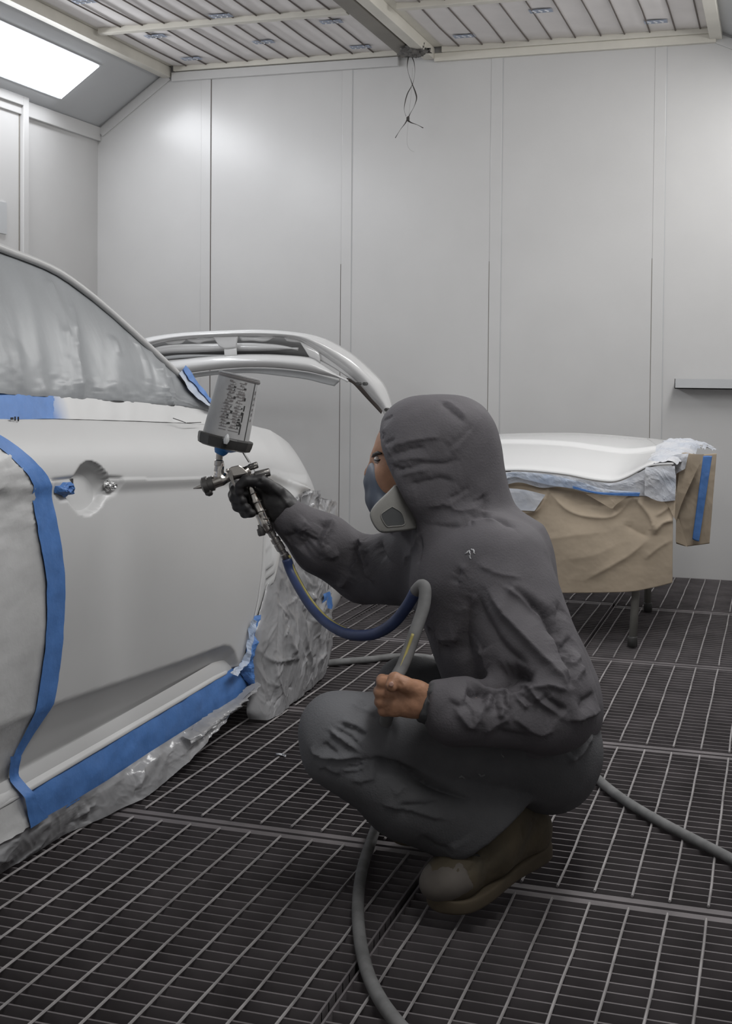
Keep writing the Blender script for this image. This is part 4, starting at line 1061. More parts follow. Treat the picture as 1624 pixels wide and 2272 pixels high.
J += [(.013, .016, c3([(640, 0), (800, 240), (1000, 470), (1200, 680), (1310, 820)])), (-.010, .02, c3([(560, 60), (650, 280), (820, 520), (1000, 640)])),
      (-.022, .016, c3([(830, -10), (1080, 175), (1180, 290), (1265, 520), (1350, 860)])), (.008, .014, c3([(760, -20), (960, 130), (1150, 280)])), (.010, .016, c3([(1160, 330), (1240, 560), (1310, 760)])),
      (-.030, .022, c3([(640, 780), (760, 705), (900, 690), (1040, 790)])), (-.020, .016, c3([(620, 770), (560, 820), (480, 815)])),
      (.012, .013, c3([(840, 735), (940, 780), (1010, 840), (1080, 930), (1300, 1090)])), (.009, .010, c3([(1000, 830), (1150, 805), (1300, 845)])), (-.012, .014, c3([(1090, 860), (1180, 930), (1300, 1010)])),
      (-.011, .009, c3([(650, 810), (635, 880), (630, 950)])), (.009, .008, c3([(690, 830), (668, 900), (640, 1010)])), (-.011, .008, c3([(745, 800), (725, 900), (735, 1040)])), (.008, .007, c3([(770, 940), (760, 1060)])),
      (-.009, .007, c3([(780, 800), (790, 900), (800, 990)])), (.009, .009, c3([(820, 790), (815, 900), (800, 1000)])), (.008, .009, c3([(860, 830), (920, 930), (985, 985)])), (-.007, .009, c3([(900, 840), (960, 900), (1005, 950)])),
      (.008, .013, c3([(380, 950), (440, 1050), (520, 1130), (590, 1040), (625, 930)])), (-.006, .012, c3([(330, 900), (430, 960), (520, 930)])), (.006, .012, c3([(610, 1190), (740, 1100), (850, 1040)])), (.006, .012, c3([(850, 1040), (960, 1130), (1080, 1190), (1200, 1150)])), (-.006, .016, c3([(700, 1150), (850, 1190), (1000, 1220)])),
      (-.010, .012, c3([(1270, 520), (1300, 470), (1340, 400)])), (.008, .012, c3([(1290, 580), (1340, 620), (1400, 540)])), (-.008, .016, c3([(1250, 120), (1240, 260), (1270, 420)])), (.006, .012, c3([(1330, 800), (1390, 700), (1420, 640)])), (-.008, .012, c3([(1380, 1000), (1450, 900), (1520, 860)])),
      (-.009, .007, c3([(140, 340), (180, 385), (250, 430)])), (-.008, .006, c3([(245, 465), (290, 490), (350, 495)])), (.004, .01, c3([(200, 410), (330, 440), (420, 430)])),
      (.006, .014, c3([(470, 100), (440, 300), (380, 480)])), (-.010, .018, c3([(520, 60), (480, 260), (470, 430), (520, 600)])), (.007, .014, c3([(600, 480), (610, 600), (625, 700)]))]
J += [(a_*.6, b_, c_) for a_, b_, c_ in [(-.007, .008, c6([(790, 110), (870, 175), (960, 250), (1030, 325)])), (.004, .008, c6([(820, 100), (930, 170), (1060, 300)])), (-.006, .015, c6([(830, 590), (920, 510), (1020, 420), (1150, 290)])), (.005, .014, c6([(880, 600), (1010, 480), (1180, 250)])),
      (.006, .010, c6([(330, 560), (430, 510), (560, 480), (720, 450), (800, 460)])), (-.007, .013, c6([(350, 610), (440, 580), (560, 550), (680, 530)])), (.005, .012, c6([(370, 660), (520, 640), (700, 640)])), (-.007, .014, c6([(390, 740), (540, 720), (660, 680), (860, 680), (1000, 640)])), (.005, .012, c6([(420, 800), (560, 760), (720, 740)])),
      (-.008, .018, c6([(480, 880), (640, 850), (800, 820), (960, 860)])), (.006, .012, c6([(660, 1080), (760, 1060), (860, 1055), (960, 1110), (1100, 1090), (1190, 1050)])), (-.007, .012, c6([(860, 1010), (960, 960), (1060, 900)])), (.005, .012, c6([(880, 1060), (980, 990), (1080, 940)])),
      (-.012, .010, c6([(700, 1230), (840, 1240), (960, 1225), (1080, 1170), (1190, 1130), (1330, 1140), (1430, 1210), (1500, 1310)])), (.008, .010, c6([(1000, 1250), (1100, 1190), (1210, 1160), (1330, 1180)])), (-.010, .012, c6([(1180, 960), (1200, 1040), (1190, 1110)])),
      (-.005, .007, c6([(215, 300), (290, 250), (350, 230)])), (-.006, .006, c6([(230, 380), (250, 430), (240, 470)])), (.005, .006, c6([(255, 350), (275, 400), (265, 460)])), (-.005, .006, c6([(310, 540), (330, 490), (400, 460)])), (-.006, .007, c6([(360, 700), (420, 720), (470, 760)])), (.005, .007, c6([(300, 520), (330, 560), (345, 620)])),
      (.006, .010, c6([(580, 1310), (550, 1380), (500, 1500), (470, 1600)])), (-.005, .008, c6([(225, 1330), (240, 1420), (290, 1510), (400, 1600)])), (-.006, .008, c6([(620, 1320), (590, 1450), (560, 1600)])), (.006, .012, c6([(1120, 1570), (1250, 1650), (1400, 1700), (1560, 1720)])), (-.008, .012, c6([(1000, 1640), (960, 1700), (950, 1780)])), (.007, .012, c6([(1040, 1580), (990, 1680), (980, 1780)]))]]
J += [(.010, .010, c5([(690, 600), (650, 740), (570, 900), (510, 1140)])), (-.010, .014, c5([(600, 640), (560, 760), (500, 880), (430, 980)])), (-.010, .016, c5([(390, 830), (330, 930), (240, 1060)])), (.006, .012, c5([(340, 640), (280, 760), (300, 840)])),
      (.010, .009, c5([(1000, 960), (1050, 1110), (1110, 1290), (1190, 1480)])), (-.012, .009, c5([(960, 990), (1000, 1160), (1060, 1330), (1120, 1460)])), (.008, .009, c5([(960, 1030), (970, 1200), (930, 1370)])), (-.008, .012, c5([(1080, 1020), (1090, 1180), (1130, 1300)])),
      (.006, .016, c5([(740, 1440), (800, 1500), (880, 1420), (920, 1330)])), (-.007, .012, c5([(1250, 870), (1280, 1000), (1360, 1140)])), (.006, .01, c5([(1010, 900), (1040, 960), (1070, 910)])), (-.006, .014, c5([(60, 880), (160, 870), (250, 800)])), (.005, .014, c5([(560, 1000), (660, 1140), (780, 1080)]))]
jacket = cloth('hooded_jacket', f_jack, (-1.10, 1.98, .18), (-.15, 3.15, 1.06), .0062, M['suit'], man, J, .0022, 9)
# cuffs
V, F = surf_net(lambda p: smax(d_cap(p, P(985, 1566, 2.30), P(934, 1558, 2.296), .042, .034), d_plane(p, P(936, 1557, 2.296), -RT*.93+UP*.30), .004), P(960, 1560, 2.3)-.07, P(960, 1560, 2.3)+.07, .004)
V = folds(V, F, [(.005, .006, ((965, 1508), (958, 1525), (950, 1545))), (-.005, .006, ((952, 1530), (945, 1560), (948, 1590)))], .003, 50)
mesh('cuff', V, F, M['cuff'], man, True)
# --- trousers
def f_trou(p):
    d = d_ell(p, P(1208, 1640, 2.60), (.103, .125, .165)); d = smin(d, d_ell(p, P(1205, 1690, 2.58), (.102, .088, .16)), .04)
    d = smax(d, d_plane(p, P(1250, 1560, 2.6), UP), .02)
    d = smin(d, d_cap(p, HL, KL, .112, .076), .04); d = smin(d, d_ell(p, P(745, 1622, 2.42), (.064, .066, .062)), .03)
    sh = d_cap(p, P(752, 1664, 2.425), P(1075, 1850, 2.45), .074, .084); sh = smin(sh, d_cap(p, P(900, 1760, 2.44), P(1110, 1800, 2.47), .085, .085), .03)
    sh = smax(sh, d_plane(p, P(1088, 1856, 2.40), RT*.60-UP*.80), .006)
    d = smin(d, sh, .012)
    r = d_cap(p, HR_, KR, .105, .072); r = smin(r, d_cap(p, KR, AR, .072, .066), .012)
    d = smin(d, r, .02)
    return d
c4 = lambda L: crop(0, 660, 1500, 4.776, L)
T = [(.007, .008, c4([(330, 560), (420, 640), (540, 730), (680, 810)])), (-.007, .007, c4([(450, 500), (620, 555), (740, 640)])), (.004, .007, c4([(440, 480), (620, 530), (760, 620)])), (-.006, .007, c4([(370, 530), (560, 640), (690, 770)])), (-.006, .008, c4([(340, 600), (480, 710), (600, 800)])),
     (.007, .007, c4([(130, 760), (200, 830), (300, 866), (480, 868), (740, 876)])), (-.008, .008, c4([(140, 800), (230, 870), (340, 895), (560, 890), (740, 895)])), (-.006, .010, c4([(260, 700), (340, 760), (440, 830)])), (.005, .008, c4([(440, 985), (560, 1003), (660, 990), (740, 945)])), (-.006, .008, c4([(500, 960), (620, 970), (720, 930)])),
     (-.022, .012, c4([(740, 880), (900, 905), (1060, 950), (1200, 1020), (1350, 1090), (1620, 1220), (1900, 1330)])), (.004, .009, c4([(560, 1105), (700, 1110), (840, 1070)])), (.005, .010, c4([(860, 1350), (1030, 1385), (1200, 1425), (1400, 1480), (1620, 1520)])), (-.006, .012, c4([(1050, 1350), (1200, 1370), (1400, 1360), (1560, 1320)])), (.004, .009, c4([(1020, 1270), (1100, 1200), (1180, 1140)])),
     (-.004, .006, c4([(675, 240), (680, 290), (730, 320)])), (.004, .01, c4([(560, 290), (700, 360), (850, 420)])), (-.004, .01, c4([(260, 960), (340, 1020), (480, 1060)])), (.004, .012, c4([(200, 940), (330, 1010), (470, 1055)])),
     (.010, .010, c3([(1500, 1180), (1440, 1280), (1380, 1360), (1290, 1420)])), (-.010, .010, c3([(1450, 1180), (1380, 1280), (1300, 1370)])), (.008, .009, c3([(1420, 1200), (1350, 1250), (1280, 1300)])), (-.012, .012, c3([(1200, 1180), (1240, 1220), (1270, 1260)])), (-.010, .012, c3([(950, 1340), (1060, 1330), (1150, 1280)])),
     (.005, .02, ((1000, 1870), (1010, 1890), (1000, 1908))), (-.005, .014, ((930, 1850), (970, 1880), (1000, 1885)))]
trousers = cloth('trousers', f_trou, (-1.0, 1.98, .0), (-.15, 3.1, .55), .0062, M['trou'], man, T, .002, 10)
# --- boots
def boot(sh, parent, lift_):
    TO, HE = P(1008+sh[0], 1944+sh[1], 2.405+sh[2]), P(1168+sh[0], 1842+sh[1], 2.56+sh[2])
    def f(p):
        d = d_cap(p, TO, HE, .046, .045); d = smin(d, d_ell(p, P(1000+sh[0], 1946+sh[1], 2.40+sh[2]), (.060, .038, .055), .35), .02)
        d = smin(d, d_cap(p, P(1090+sh[0], 1876+sh[1], 2.455+sh[2]), P(1126+sh[0], 1800+sh[1], 2.50+sh[2]), .05, .054), .03)
        d = smin(d, d_cap(p, HE, P(1150+sh[0], 1785+sh[1], 2.555+sh[2]), .046, .05), .03)
        return smax(d, -d_plane(p, TO-np.array((0, 0, .032)), SN), .004)
    ax = HE-TO; ax /= np.linalg.norm(ax); side = np.cross(ax, (0, 0, 1)); side /= np.linalg.norm(side); SN = np.cross(side, ax)
    if SN[2] < 0: SN = -SN
    V, F = surf_net(f, np.minimum(TO, HE)-.12, np.maximum(TO, HE)+.16, .005); V = relax(V, F, 1)
    V = folds(V, F, [(-.004, .005, ((1028, 1935), (1050, 1925), (1062, 1905))), (-.003, .004, ((1165, 1790), (1160, 1830), (1165, 1870))), (-.003, .004, ((1185, 1800), (1196, 1840))), (.003, .006, ((1045, 1900), (1070, 1900))), (.003, .006, ((1050, 1915), (1075, 1915)))], .0015, 40) if sh[0] == 0 else V
    o = mesh('boot', V, F, M['boot'], parent, True)
    # sole: footprint outline swept along the foot
    L = np.linalg.norm(HE-TO); b0 = TO-SN*.034; V = []; F = []
    prof = [(-.058, .004), (-.050, .028), (-.03, .044), (0, .050), (.05, .050), (.10, .042), (.15, .038), (.20, .040), (L+.02, .040), (L+.04, .028), (L+.048, .006)]
    n = len(prof)
    for lay, (dz_, g) in enumerate(((.006, 0), (.004, .005), (-.006, .006), (-.018, .005), (-.026, .002))):
        for (a, w_) in prof:
            rise = .014*max(0, (.02-a)/.08)**2
            for s in (-1, 1): V.append(b0+ax*a+side*s*(w_+g)+SN*(dz_+rise-(.006 if a > .17 and lay > 2 else 0)))
    for l in range(4):
        for i in range(n-1):
            for s in (0, 1):
                a = l*2*n+i*2+s; F.append((a, a+2, a+2+2*n, a+2*n))
        F.append((l*2*n, l*2*n+1, (l+1)*2*n+1, (l+1)*2*n)); F.append((l*2*n+2*n-2, l*2*n+2*n-1, (l+1)*2*n+2*n-1, (l+1)*2*n+2*n-2))
    for i in range(n-1): F.append((i*2, i*2+1, i*2+3, i*2+2)); F.append((8*n+i*2, 8*n+i*2+1, 8*n+i*2+3, 8*n+i*2+2))
    so = mesh('sole', V, F, M['sole'], o, True)
    bm = bmesh.new(); bm.from_mesh(so.data); bmesh.ops.recalc_face_normals(bm, faces=bm.faces); bm.to_mesh(so.data); bm.free()
    md = so.modifiers.new('subsurf', 'SUBSURF'); md.levels = 2; md.render_levels = 2
    if sh[0] == 0:
        V, F = surf_net(lambda p: smax(smax(d_ell(p, P(1000, 1946, 2.40), (.0625, .0405, .0575), .35), d_plane(p, P(1042, 1930, 2.42), RT*.9+UP*.45), .003), -d_plane(p, TO-SN*.028, SN), .003), TO-.1, TO+.1, .004)
        mesh('toe_cap', relax(V, F, 1), F, M['toe'], o, True)
        lc = MB()
        for q in range(3): lc.tube(spline([P(1040+q*9, 1898-q*8, 2.388+q*.018), P(1056+q*9, 1897-q*8, 2.392+q*.018), P(1070+q*9, 1903-q*8, 2.40+q*.018)], 4), .0025, 6)
        lc.build('lace', M['strap'], o, True)
boot((0, 0, 0), man, 0)
boot((-92, -140, .36), man, 0)
# --- black glove on the right hand
def f_glove(p):
    d = d_cap(p, P(612, 1112, 2.845), P(646, 1148, 2.852), .032, .036); d = smin(d, d_cap(p, P(585, 1088, 2.85), P(615, 1118, 2.85), .024, .033), .02)
    d = smin(d, d_cap(p, P(625, 1140, 2.85), P(640, 1152, 2.855), .03, .034), .02)
    t = d_cap(p, P(615, 1090, 2.825), P(580, 1068, 2.806), .016, .0145); t = smin(t, d_cap(p, P(580, 1068, 2.806), P(547, 1066, 2.800), .0145, .012), .006); t = smin(t, d_cap(p, P(547, 1066, 2.800), P(531, 1078, 2.798), .012, .0105), .006)
    d = smin(d, t, .008)
    for (y0, y1, x1, y2, x2, r) in ((1082, 1078, 521, 1092, 531, .0115), (1100, 1098, 519, 1110, 538, .0115), (1117, 1116, 525, 1127, 548, .0112), (1132, 1131, 541, 1139, 558, .0100)):
        f = d_cap(p, P(592, y0, 2.862), P(555, y0-1, 2.868), r*1.15, r*1.1); f = smin(f, d_cap(p, P(555, y0-1, 2.868), P(x1, y1, 2.852), r*1.1, r*1.1), .004)
        f = smin(f, d_cap(p, P(x1, y1, 2.852), P(x1+2, y1+8, 2.818), r*1.1, r*1.05), .004); f = smin(f, d_cap(p, P(x1+2, y1+8, 2.818), P(x2, y2, 2.800), r*1.05, r*.95), .004)
        d = smin(d, f, .004)
    return d
c0 = P(590, 1110, 2.84); V, F = surf_net(f_glove, c0-.14, c0+.14, .0032)
V = folds(relax(V, F, 1), F, [(.003, .005, ((600, 1080), (625, 1105), (645, 1130))), (-.003, .004, ((575, 1062), (580, 1074))), (-.003, .005, ((640, 1120), (625, 1160)))], .0012, 60)
mesh('glove', V, F, M['glove'], man, True)
# --- respirator
rs = None
def f_mask(p):
    d = d_ell(p, P(846, 1078, 2.66), (.030, .052, .055), .18); d = smin(d, d_cap(p, P(834, 1042, 2.665), P(828, 1070, 2.665), .014, .018), .02)
    d = smin(d, d_cap(p, P(832, 1110, 2.66), P(838, 1128, 2.66), .020, .018), .02)
    d = smin(d, d_cap(p, P(850, 1115, 2.63), P(872, 1128, 2.585), .028, .026), .02); d = smin(d, d_cap(p, P(846, 1115, 2.69), P(860, 1128, 2.73), .028, .026), .02)
    head = d_ell(p, P(965, 1015, 2.64), (.114, .11, .072)); return smax(d, -head, .004)
c0 = P(850, 1090, 2.66); V, F = surf_net(f_mask, c0-.11, c0+.11, .004)
rs = mesh('respirator', relax(V, F, 1), F, M['mask'], man, True)
OUT = [(875, 1077), (896, 1075.5), (914, 1088), (935, 1117), (943, 1144), (941, 1161), (924, 1173), (875, 1180), (842, 1179), (822, 1147), (830, 1123), (860, 1093)]
INS = [(870, 1124), (890, 1137), (897, 1153), (896, 1165), (870, 1168), (857, 1167), (845, 1144), (856, 1133)]
CN = np.array((880, 1135.))
def cartridge(D, sx, name, dirx):
    """rounded cartridge: outline swept through stepped sections; face turned a little towards the mask"""
    Q = np.array(spline(np.array(OUT+[OUT[0]], float), 5)[:-1]); n = len(Q); V = []; F = []
    def pt(q, dd): return P(q[0]*1.0, q[1], D+dd*dirx+(q[0]-880)*.00045*dirx)
    secs = [(1.0, .030), (1.02, .026), (1.02, .016), (.985, .014), (1.0, .012), (1.0, .004), (.97, -.001), (.90, -.0025)]
    for s, dd in secs:
        for q in Q: V.append(pt(CN+(q-CN)*s+np.array((sx, 0)), dd))
    for l in range(len(secs)-1):
        for i in range(n): F.append((l*n+i, l*n+(i+1) % n, (l+1)*n+(i+1) % n, (l+1)*n+i))
    F.append(tuple(range(n))); F.append(tuple((len(secs)-1)*n+i for i in range(n-1, -1, -1)))
    o = mesh(name, V, F, M['cart'], rs, True)
    bm = bmesh.new(); bm.from_mesh(o.data); bmesh.ops.recalc_face_normals(bm, faces=bm.faces); bm.to_mesh(o.data); bm.free()
    o.modifiers.new('edge', 'EDGE_SPLIT').split_angle = .9
    return o, pt
cart, pt = cartridge(2.545, 0, 'filter_cartridge', 1)
Q = spline(np.array(INS+[INS[0]], float), 4)[:-1]
mesh('filter_window', [pt(q, -.0032) for q in Q]+[pt(q, .004) for q in Q], [tuple(range(len(Q)))]+[(i, (i+1) % len(Q), len(Q)+(i+1) % len(Q), len(Q)+i) for i in range(len(Q))], M['inset'], rs)
b = MB().tube([pt(q, -.0035) for q in list(Q)+[Q[0]]], .0012, 6); b.build('window_rim', M['cart'], rs, True)
cartridge(2.775, 22, 'filter_cartridge', -1)
# dried paint flecks on the cloth
def flecks(o, m, pts):
    me = o.data; n = len(me.vertices); V = np.empty(n*3); me.vertices.foreach_get('co', V); V = V.reshape(-1, 3); N = np.empty(n*3); me.vertex_normals.foreach_get('vector', N); N = N.reshape(-1, 3)
    X, Y, D = topix(V); near = (N@FW) < 0
    for L, r in pts:
        W = []
        for x, y in spline(np.array(L, float), 3):
            d2 = (X-x)**2+(Y-y)**2; c_ = np.where(near & (d2 < 60))[0]
            if len(c_): c_ = c_[np.argmin(D[c_]+.002*np.sqrt(d2[c_]))]; W.append(V[c_]+N[c_]*.0008)
        if len(W) > 2:
            b = MB(); n_ = len(W); b.tube(W, [r*(.4+.6*math.sin(PI*(q+.5)/n_)) for q in range(n_)], 6); b.build('paint_fleck', m, man, True)
M['fleck'] = mat('dried_paint', (.42, .42, .43), .5); M['fleckd'] = mat('dull_paint', (.17, .17, .175), .6)
flecks(jacket, M['fleck'], [(((1032, 1228), (1037, 1225), (1041, 1222)), .0018), (((1040, 1221), (1043, 1226), (1044, 1232)), .0016), (((1046, 1218), (1050, 1221), (1052, 1228)), .0018), (((1041, 1232), (1044, 1237), (1046, 1240)), .0013), (((1015, 1262), (1019, 1256), (1024, 1251)), .0009), (((1023, 912), (1026, 914), (1028, 917)), .0015), (((921, 1440), (923, 1441), (925, 1442)), .0022)])
flecks(trousers, M['fleckd'], [(((1097, 1665), (1102, 1668), (1106, 1672)), .0018), (((1112, 1674), (1116, 1678), (1119, 1681)), .0014), (((1018, 1725), (1024, 1722), (1030, 1728)), .0022), (((1062, 1718), (1068, 1722), (1076, 1720)), .0022), (((1108, 1740), (1110, 1741), (1112, 1742)), .0014)])
# ================================================================== SPRAY GUN, held in the gloved hand
GD = 2.815
g = thing('spray_gun', P(500, 1060, GD), 'chrome spray gun with grey paint cup held in a black gloved hand', 'spray gun')
def LA(name, p, q, prof, m, par=g, n=24, sm=True, split=.7):
    o = mesh(name, *lathe(p, q, prof, n), m, par, sm)
    md = o.modifiers.new('edge', 'EDGE_SPLIT'); md.split_angle = split; return o
ax0, ax1 = P(452, 1078, GD), P(556, 1050, GD)
f_gun = lambda p: smin(smin(smin(d_cap(p, P(464, 1073, GD), P(490, 1066, GD), .0155, .0125), d_cap(p, P(490, 1064, GD), P(545, 1049, GD), .0105, .0085), .008),
    d_cap(p, P(486, 1050, GD), P(489, 1030, GD), .011, .009), .006), smin(d_cap(p, P(515, 1050, GD), P(548, 1044, GD), .0105, .0095), d_cap(p, P(545, 1050, GD), P(556, 1072, GD+.004), .009, .0095), .006), .008)
def f_hand(p):
    pts = [(553, 1062), (558, 1085), (567, 1112), (578, 1138), (588, 1160), (594, 1172)]; rr = [.009, .0095, .0115, .0130, .0135, .0125]
    d = 9.
    for i in range(5):
        e = d_cap(p, P(*pts[i], GD+.005), P(*pts[i+1], GD+.005), rr[i], rr[i+1]); d = e if i == 0 else smin(d, e, .004)
    return d
c0 = P(505, 1058, GD); V, F = surf_net(f_gun, c0-.085, c0+.085, .002); mesh('gun_body', relax(V, F, 2), F, M['chrome'], g, True)
c0 = P(575, 1120, GD); V, F = surf_net(f_hand, c0-.075, c0+.075, .002); hd = mesh('handle', relax(V, F, 2), F, M['chrome'], g, True)
for (x0, y0, x1, y1) in ((556, 1098, 568, 1092), (563, 1118, 580, 1110), (570, 1138, 590, 1131), (581, 1152, 598, 1150), (585, 1160, 602, 1167)):
    MB().tube([P(x0, y0, GD-.006), P((x0+x1)/2, (y0+y1)/2, GD-.0105), P(x1, y1, GD-.006)], .0013, 6).build('grip_groove', M['dsteel'], hd, True)
LA('air_cap', P(448, 1079, GD), P(476, 1071, GD), [(-.001, .006), (0, .013), (.004, .019), (.014, .0195), (.016, .0165), (.026, .017), (.028, .014)], M['dsteel'])
LA('nozzle', P(429, 1084, GD), P(448, 1079, GD), [(0, .0012), (.004, .002), (.018, .0055), (.021, .006)], M['chrome'])
LA('horn', P(455, 1094, GD), P(470, 1088, GD), [(0, .006), (.006, .0105), (.013, .0105), (.016, .008)], M['dsteel'])
LA('packing_nut', P(478, 1070, GD-.004), P(497, 1064, GD-.004), [(0, .005), (.002, .006), (.015, .006), (.017, .004)], M['steel'])
LA('needle', P(492, 1070, GD-.006), P(514, 1066, GD-.006), [(0, .0012), (.025, .0012)], M['dsteel'])
# housing plate
pl = [(505, 1042), (513, 1036), (530, 1032), (537, 1036), (551, 1049), (540, 1053), (519, 1057), (508, 1052)]
n = len(pl); o = mesh('housing_plate', [P(x, y, GD-.0125) for x, y in pl]+[P(x, y, GD+.0105) for x, y in pl], [tuple(range(n))[::-1], tuple(range(n, 2*n))]+[(i, (i+1) % n, n+(i+1) % n, n+i) for i in range(n)], M['chrome'], g); bevel(o, .0015)
pl = [(503, 1043), (512, 1041), (516, 1052), (519, 1068), (529, 1088), (523, 1083), (513, 1070), (507, 1056)]
o = mesh('trigger', [P(x, y, GD-.0165) for x, y in pl]+[P(x, y, GD-.013) for x, y in pl], [tuple(range(n))[::-1], tuple(range(n, 2*n))]+[(i, (i+1) % n, n+(i+1) % n, n+i) for i in range(n)], M['steel'], g); bevel(o, .001)
LA('pivot_screw', P(505, 1044, GD-.019), P(505, 1044, GD-.012), [(0, .003), (.001, .0042), (.007, .0042)], M['chrome'])
for nm, a, b, r in (('fluid_knob', (558, 1057), (599, 1047), .0092), ('air_knob', (544, 1040), (572, 1031), .0075)):
    L_ = np.linalg.norm(P(*b, GD)-P(*a, GD))
    k_ = LA(nm, P(*a, GD), P(*b, GD), [(-.012, .004), (0, .0045), (.002, .006), (.007, .006), (.008, r*.8), (.010, r), (L_-.002, r), (L_, r*.85)], M['dsteel'])
    a_, b_ = P(*a, GD), P(*b, GD); t_ = (b_-a_)/L_
    for s in (-.4, .5): MB().tube([a_+t_*.012-FW*r*.85+UP*r*s, b_-t_*.002-FW*r*.85+UP*r*s], .0010, 5).build('knurl', M['chrome'], k_, True)
LA('material_inlet', P(484, 1046, GD), P(488, 1000, GD), [(0, .010), (.012, .0085), (.013, .0105), (.024, .0105), (.026, .0075), (.040, .0080), (.046, .0085)], M['steel'])
LA('air_valve', P(577, 1168, GD), P(582, 1191, GD), [(-.004, .005), (.004, .0055), (.005, .0088), (.018, .0088), (.021, .0070)], M['dsteel'], n=12)
# coupling
cp = [P(596, 1172, GD+.008), P(612, 1200, GD+.012), P(640, 1246, GD+.02)]
LA('hose_coupling', cp[0], P(640, 1246, GD+.02), [(-.004, .006), (.004, .006), (.005, .0085), (.020, .0088), (.021, .0070), (.025, .0070), (.026, .0105), (.036, .0108), (.037, .0092), (.040, .0092), (.041, .0104), (.056, .0104), (.058, .0080), (.066, .0078), (.068, .0098), (.078, .0098), (.080, .0085)], M['steel'], n=20)
# cup
cb, ctp = P(500, 974, GD), P(532, 834, GD)
cu = LA('paint_cup', cb, ctp, [(-.002, .040), (.002, .0525), (.06, .0500), (.142, .0462), (.1425, .0475), (.1455, .0475), (.146, .040)], M['cup'], n=48)
LA('cup_lid', P(497, 988, GD), ctp, [(-.006, .050), (-.003, .0590), (.006, .0615), (.017, .0625), (.020, .0610), (.021, .053)], M['black'], n=12, split=.3)
LA('lid_funnel', P(488, 1004, GD), P(497, 986, GD), [(-.004, .011), (.002, .015), (.008, .017), (.010, .022), (.020, .036), (.026, .050)], M['bluep'])
LA('rim_gasket', P(531, 838, GD), ctp, [(-.004, .0475), (-.001, .0482), (.001, .0480), (.002, .046)], M['inkg'], n=48)
# printed volume scale: ticks, boxes and marks on the cup wall
t_ = ctp-cb; LC = np.linalg.norm(t_); t_ /= LC; sa = np.cross(t_, FW); sa /= np.linalg.norm(sa); sb = -FW-t_*np.dot(-FW, t_); sb /= np.linalg.norm(sb)
if sa @ RT < 0: sa = -sa
def cupp(u, h): r = .0528-.0063*h/.142+.0004; return cb+t_*h+r*(math.sin(u)*sa+math.cos(u)*sb)
def mark(mb, u0, u1, h0, h1):
    k_ = max(2, int(abs(u1-u0)/.08)+1); V = []; F = []
    for i in range(k_+1):
        u = u0+(u1-u0)*i/k_; V += [cupp(u, h0), cupp(u, h1)]
    for i in range(k_): F.append((2*i, 2*i+2, 2*i+3, 2*i+1))
    mb.add(V, F)
rnd = random.Random(11); b = MB(); b2 = MB()
for col, uc in enumerate((-.12, .36)):
    mark(b2, uc-.008, uc+.008, .03, .128)
    for h in np.arange(.022, .128, .0062):
        w_ = rnd.choice((.12, .18, .25)); mark(b2, uc-w_, uc+w_*.8, h, h+.0012)
        if rnd.random() < .75: mark(b2, uc-.20+rnd.random()*.1, uc-.08+rnd.random()*.1, h+.001, h+.0042)
        if rnd.random() < .7: mark(b if rnd.random() < .4 else b2, uc+.03+rnd.random()*.1, uc+.12+rnd.random()*.1, h+.001, h+.0045)
    for h in (.036, .060, .092): 
        mark(b, uc+.16, uc+.26, h, h+.004+.003*rnd.random())
for h0, h1 in ((.018, .040), (.045, .066), (.070, .082)): mark(b, .60, .66, h0, h1)
mark(b, .98, 1.03, .004, .138)
for h in np.arange(.05, .12, .012): mark(b2, 1.12, 1.2, h, h+.006*rnd.random()+.003)
b.build('printed_scale', M['ink'], cu); b2.build('printed_scale', M['inkg'], cu)
LA('drip', P(500, 985, GD-.062), P(505, 962, GD-.060), [(0, .004), (.008, .007), (.016, .005), (.022, .002)], M['slope'], n=8)
MB().tube([P(536, 1000, GD+.02), P(552, 1026, GD+.02)], .0012, 6).build('hook_wire', M['dsteel'], g, True)

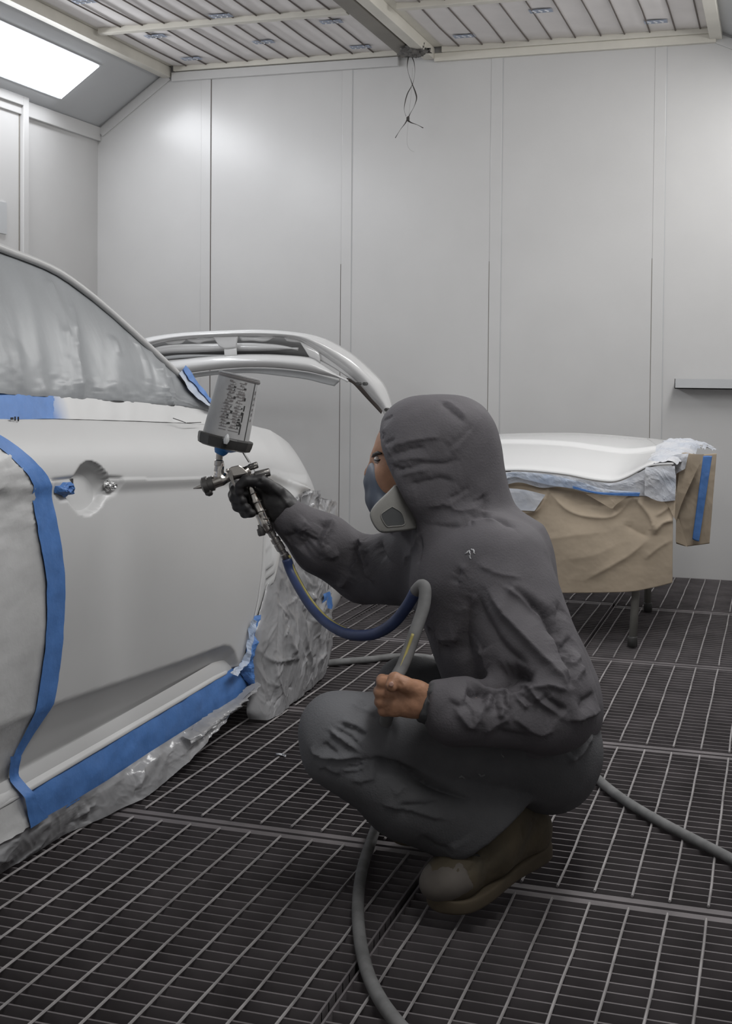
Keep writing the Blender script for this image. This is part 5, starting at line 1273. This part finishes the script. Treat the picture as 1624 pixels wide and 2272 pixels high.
# ================================================================== AIR HOSES
h = thing('air_hose', P(700, 1360, 2.7), 'blue air hose from the spray gun looping through the painter\'s bare fist to the floor', 'hose')
hp = [P(636, 1240, GD+.018), P(646, 1268, 2.835), P(664, 1303, 2.81), P(690, 1344, 2.77), P(725, 1381, 2.72), P(765, 1404, 2.66), P(800, 1410, 2.61), P(838, 1404, 2.56), P(874, 1381, 2.50), P(903, 1345, 2.455), P(922, 1312, 2.425)]
gp = [P(922, 1312, 2.425), P(935, 1299, 2.41), P(943, 1308, 2.40), P(940, 1345, 2.385), P(925, 1392, 2.37), P(908, 1440, 2.36), P(892, 1480, 2.345), P(878, 1506, HX-.004), P(868, 1545, HX-.012), P(860, 1585, HX+.005), P(850, 1625, 2.42), P(846, 1680, 2.56), P(844, 1740, 2.60), P(845, 1790, 2.60)]
fl = [onZ(x, y, .012) for x, y in ((838, 1822), (825, 1862), (808, 1912), (798, 1960), (794, 2010), (796, 2060), (803, 2110), (818, 2165), (842, 2215), (872, 2258), (910, 2300), (960, 2345))]
MB().tube(spline(hp, 8), .0115, 14).build('blue_length', M['hblue'], h, True)
gl = spline(gp+fl, 8); MB().tube(gl, .0120, 14).build('grey_length', M['hgrey'], h, True)
sp_ = spline(hp, 8); MB().tube([p+UP*.0085+RT*.006*(1-i/len(sp_))-FW*.0045 for i, p in enumerate(sp_[:58])], .0030, 6).build('yellow_stripe', M['yel'], h, True)
sp_ = spline(gp, 8)[34:64]; MB().tube([p-FW*.0102-RT*.0040 for p in sp_], .0032, 6).build('yellow_stripe', M['yel'], h, True)
b = MB(); b.obox(P(780, 1411, 2.6295), RT*.0022+UP*.001, UP*.0008, FW*.002); b.obox(P(784, 1410, 2.625), RT*.0008+UP*.002, RT*.0008, FW*.002); b.build('white_mark', M['paint'], h)
h2 = thing('air_hose', onZ(1450, 1800), 'dusty grey air hose lying on the floor behind the painter, running out at right', 'hose')
pts = [onZ(x, y, .012) for x, y in ((640, 1482), (700, 1474), (760, 1468), (820, 1463), (880, 1457), (960, 1462), (1060, 1500), (1160, 1570), (1240, 1640), (1300, 1702), (1345, 1745), (1400, 1785), (1470, 1826), (1550, 1868), (1640, 1915), (1760, 1980))]
MB().tube(spline(pts, 8), .0118, 14).build('hose_length', M['hgrey'], h2, True)
# small scraps
sc_ = thing('paper_scrap', onZ(622, 1672, .004), 'tiny torn paper scrap on the grating left of the painter\'s knee', 'scrap')
S = [[onZ(612+j*3.2, 1676-i*2.2+(3 if j > 5 else 0), .004+.006*math.sin(j*.9)*(i % 2)) for j in range(8)] for i in range(3)]
grid('scrap', S, M['white'], sc_, thick=.0008)
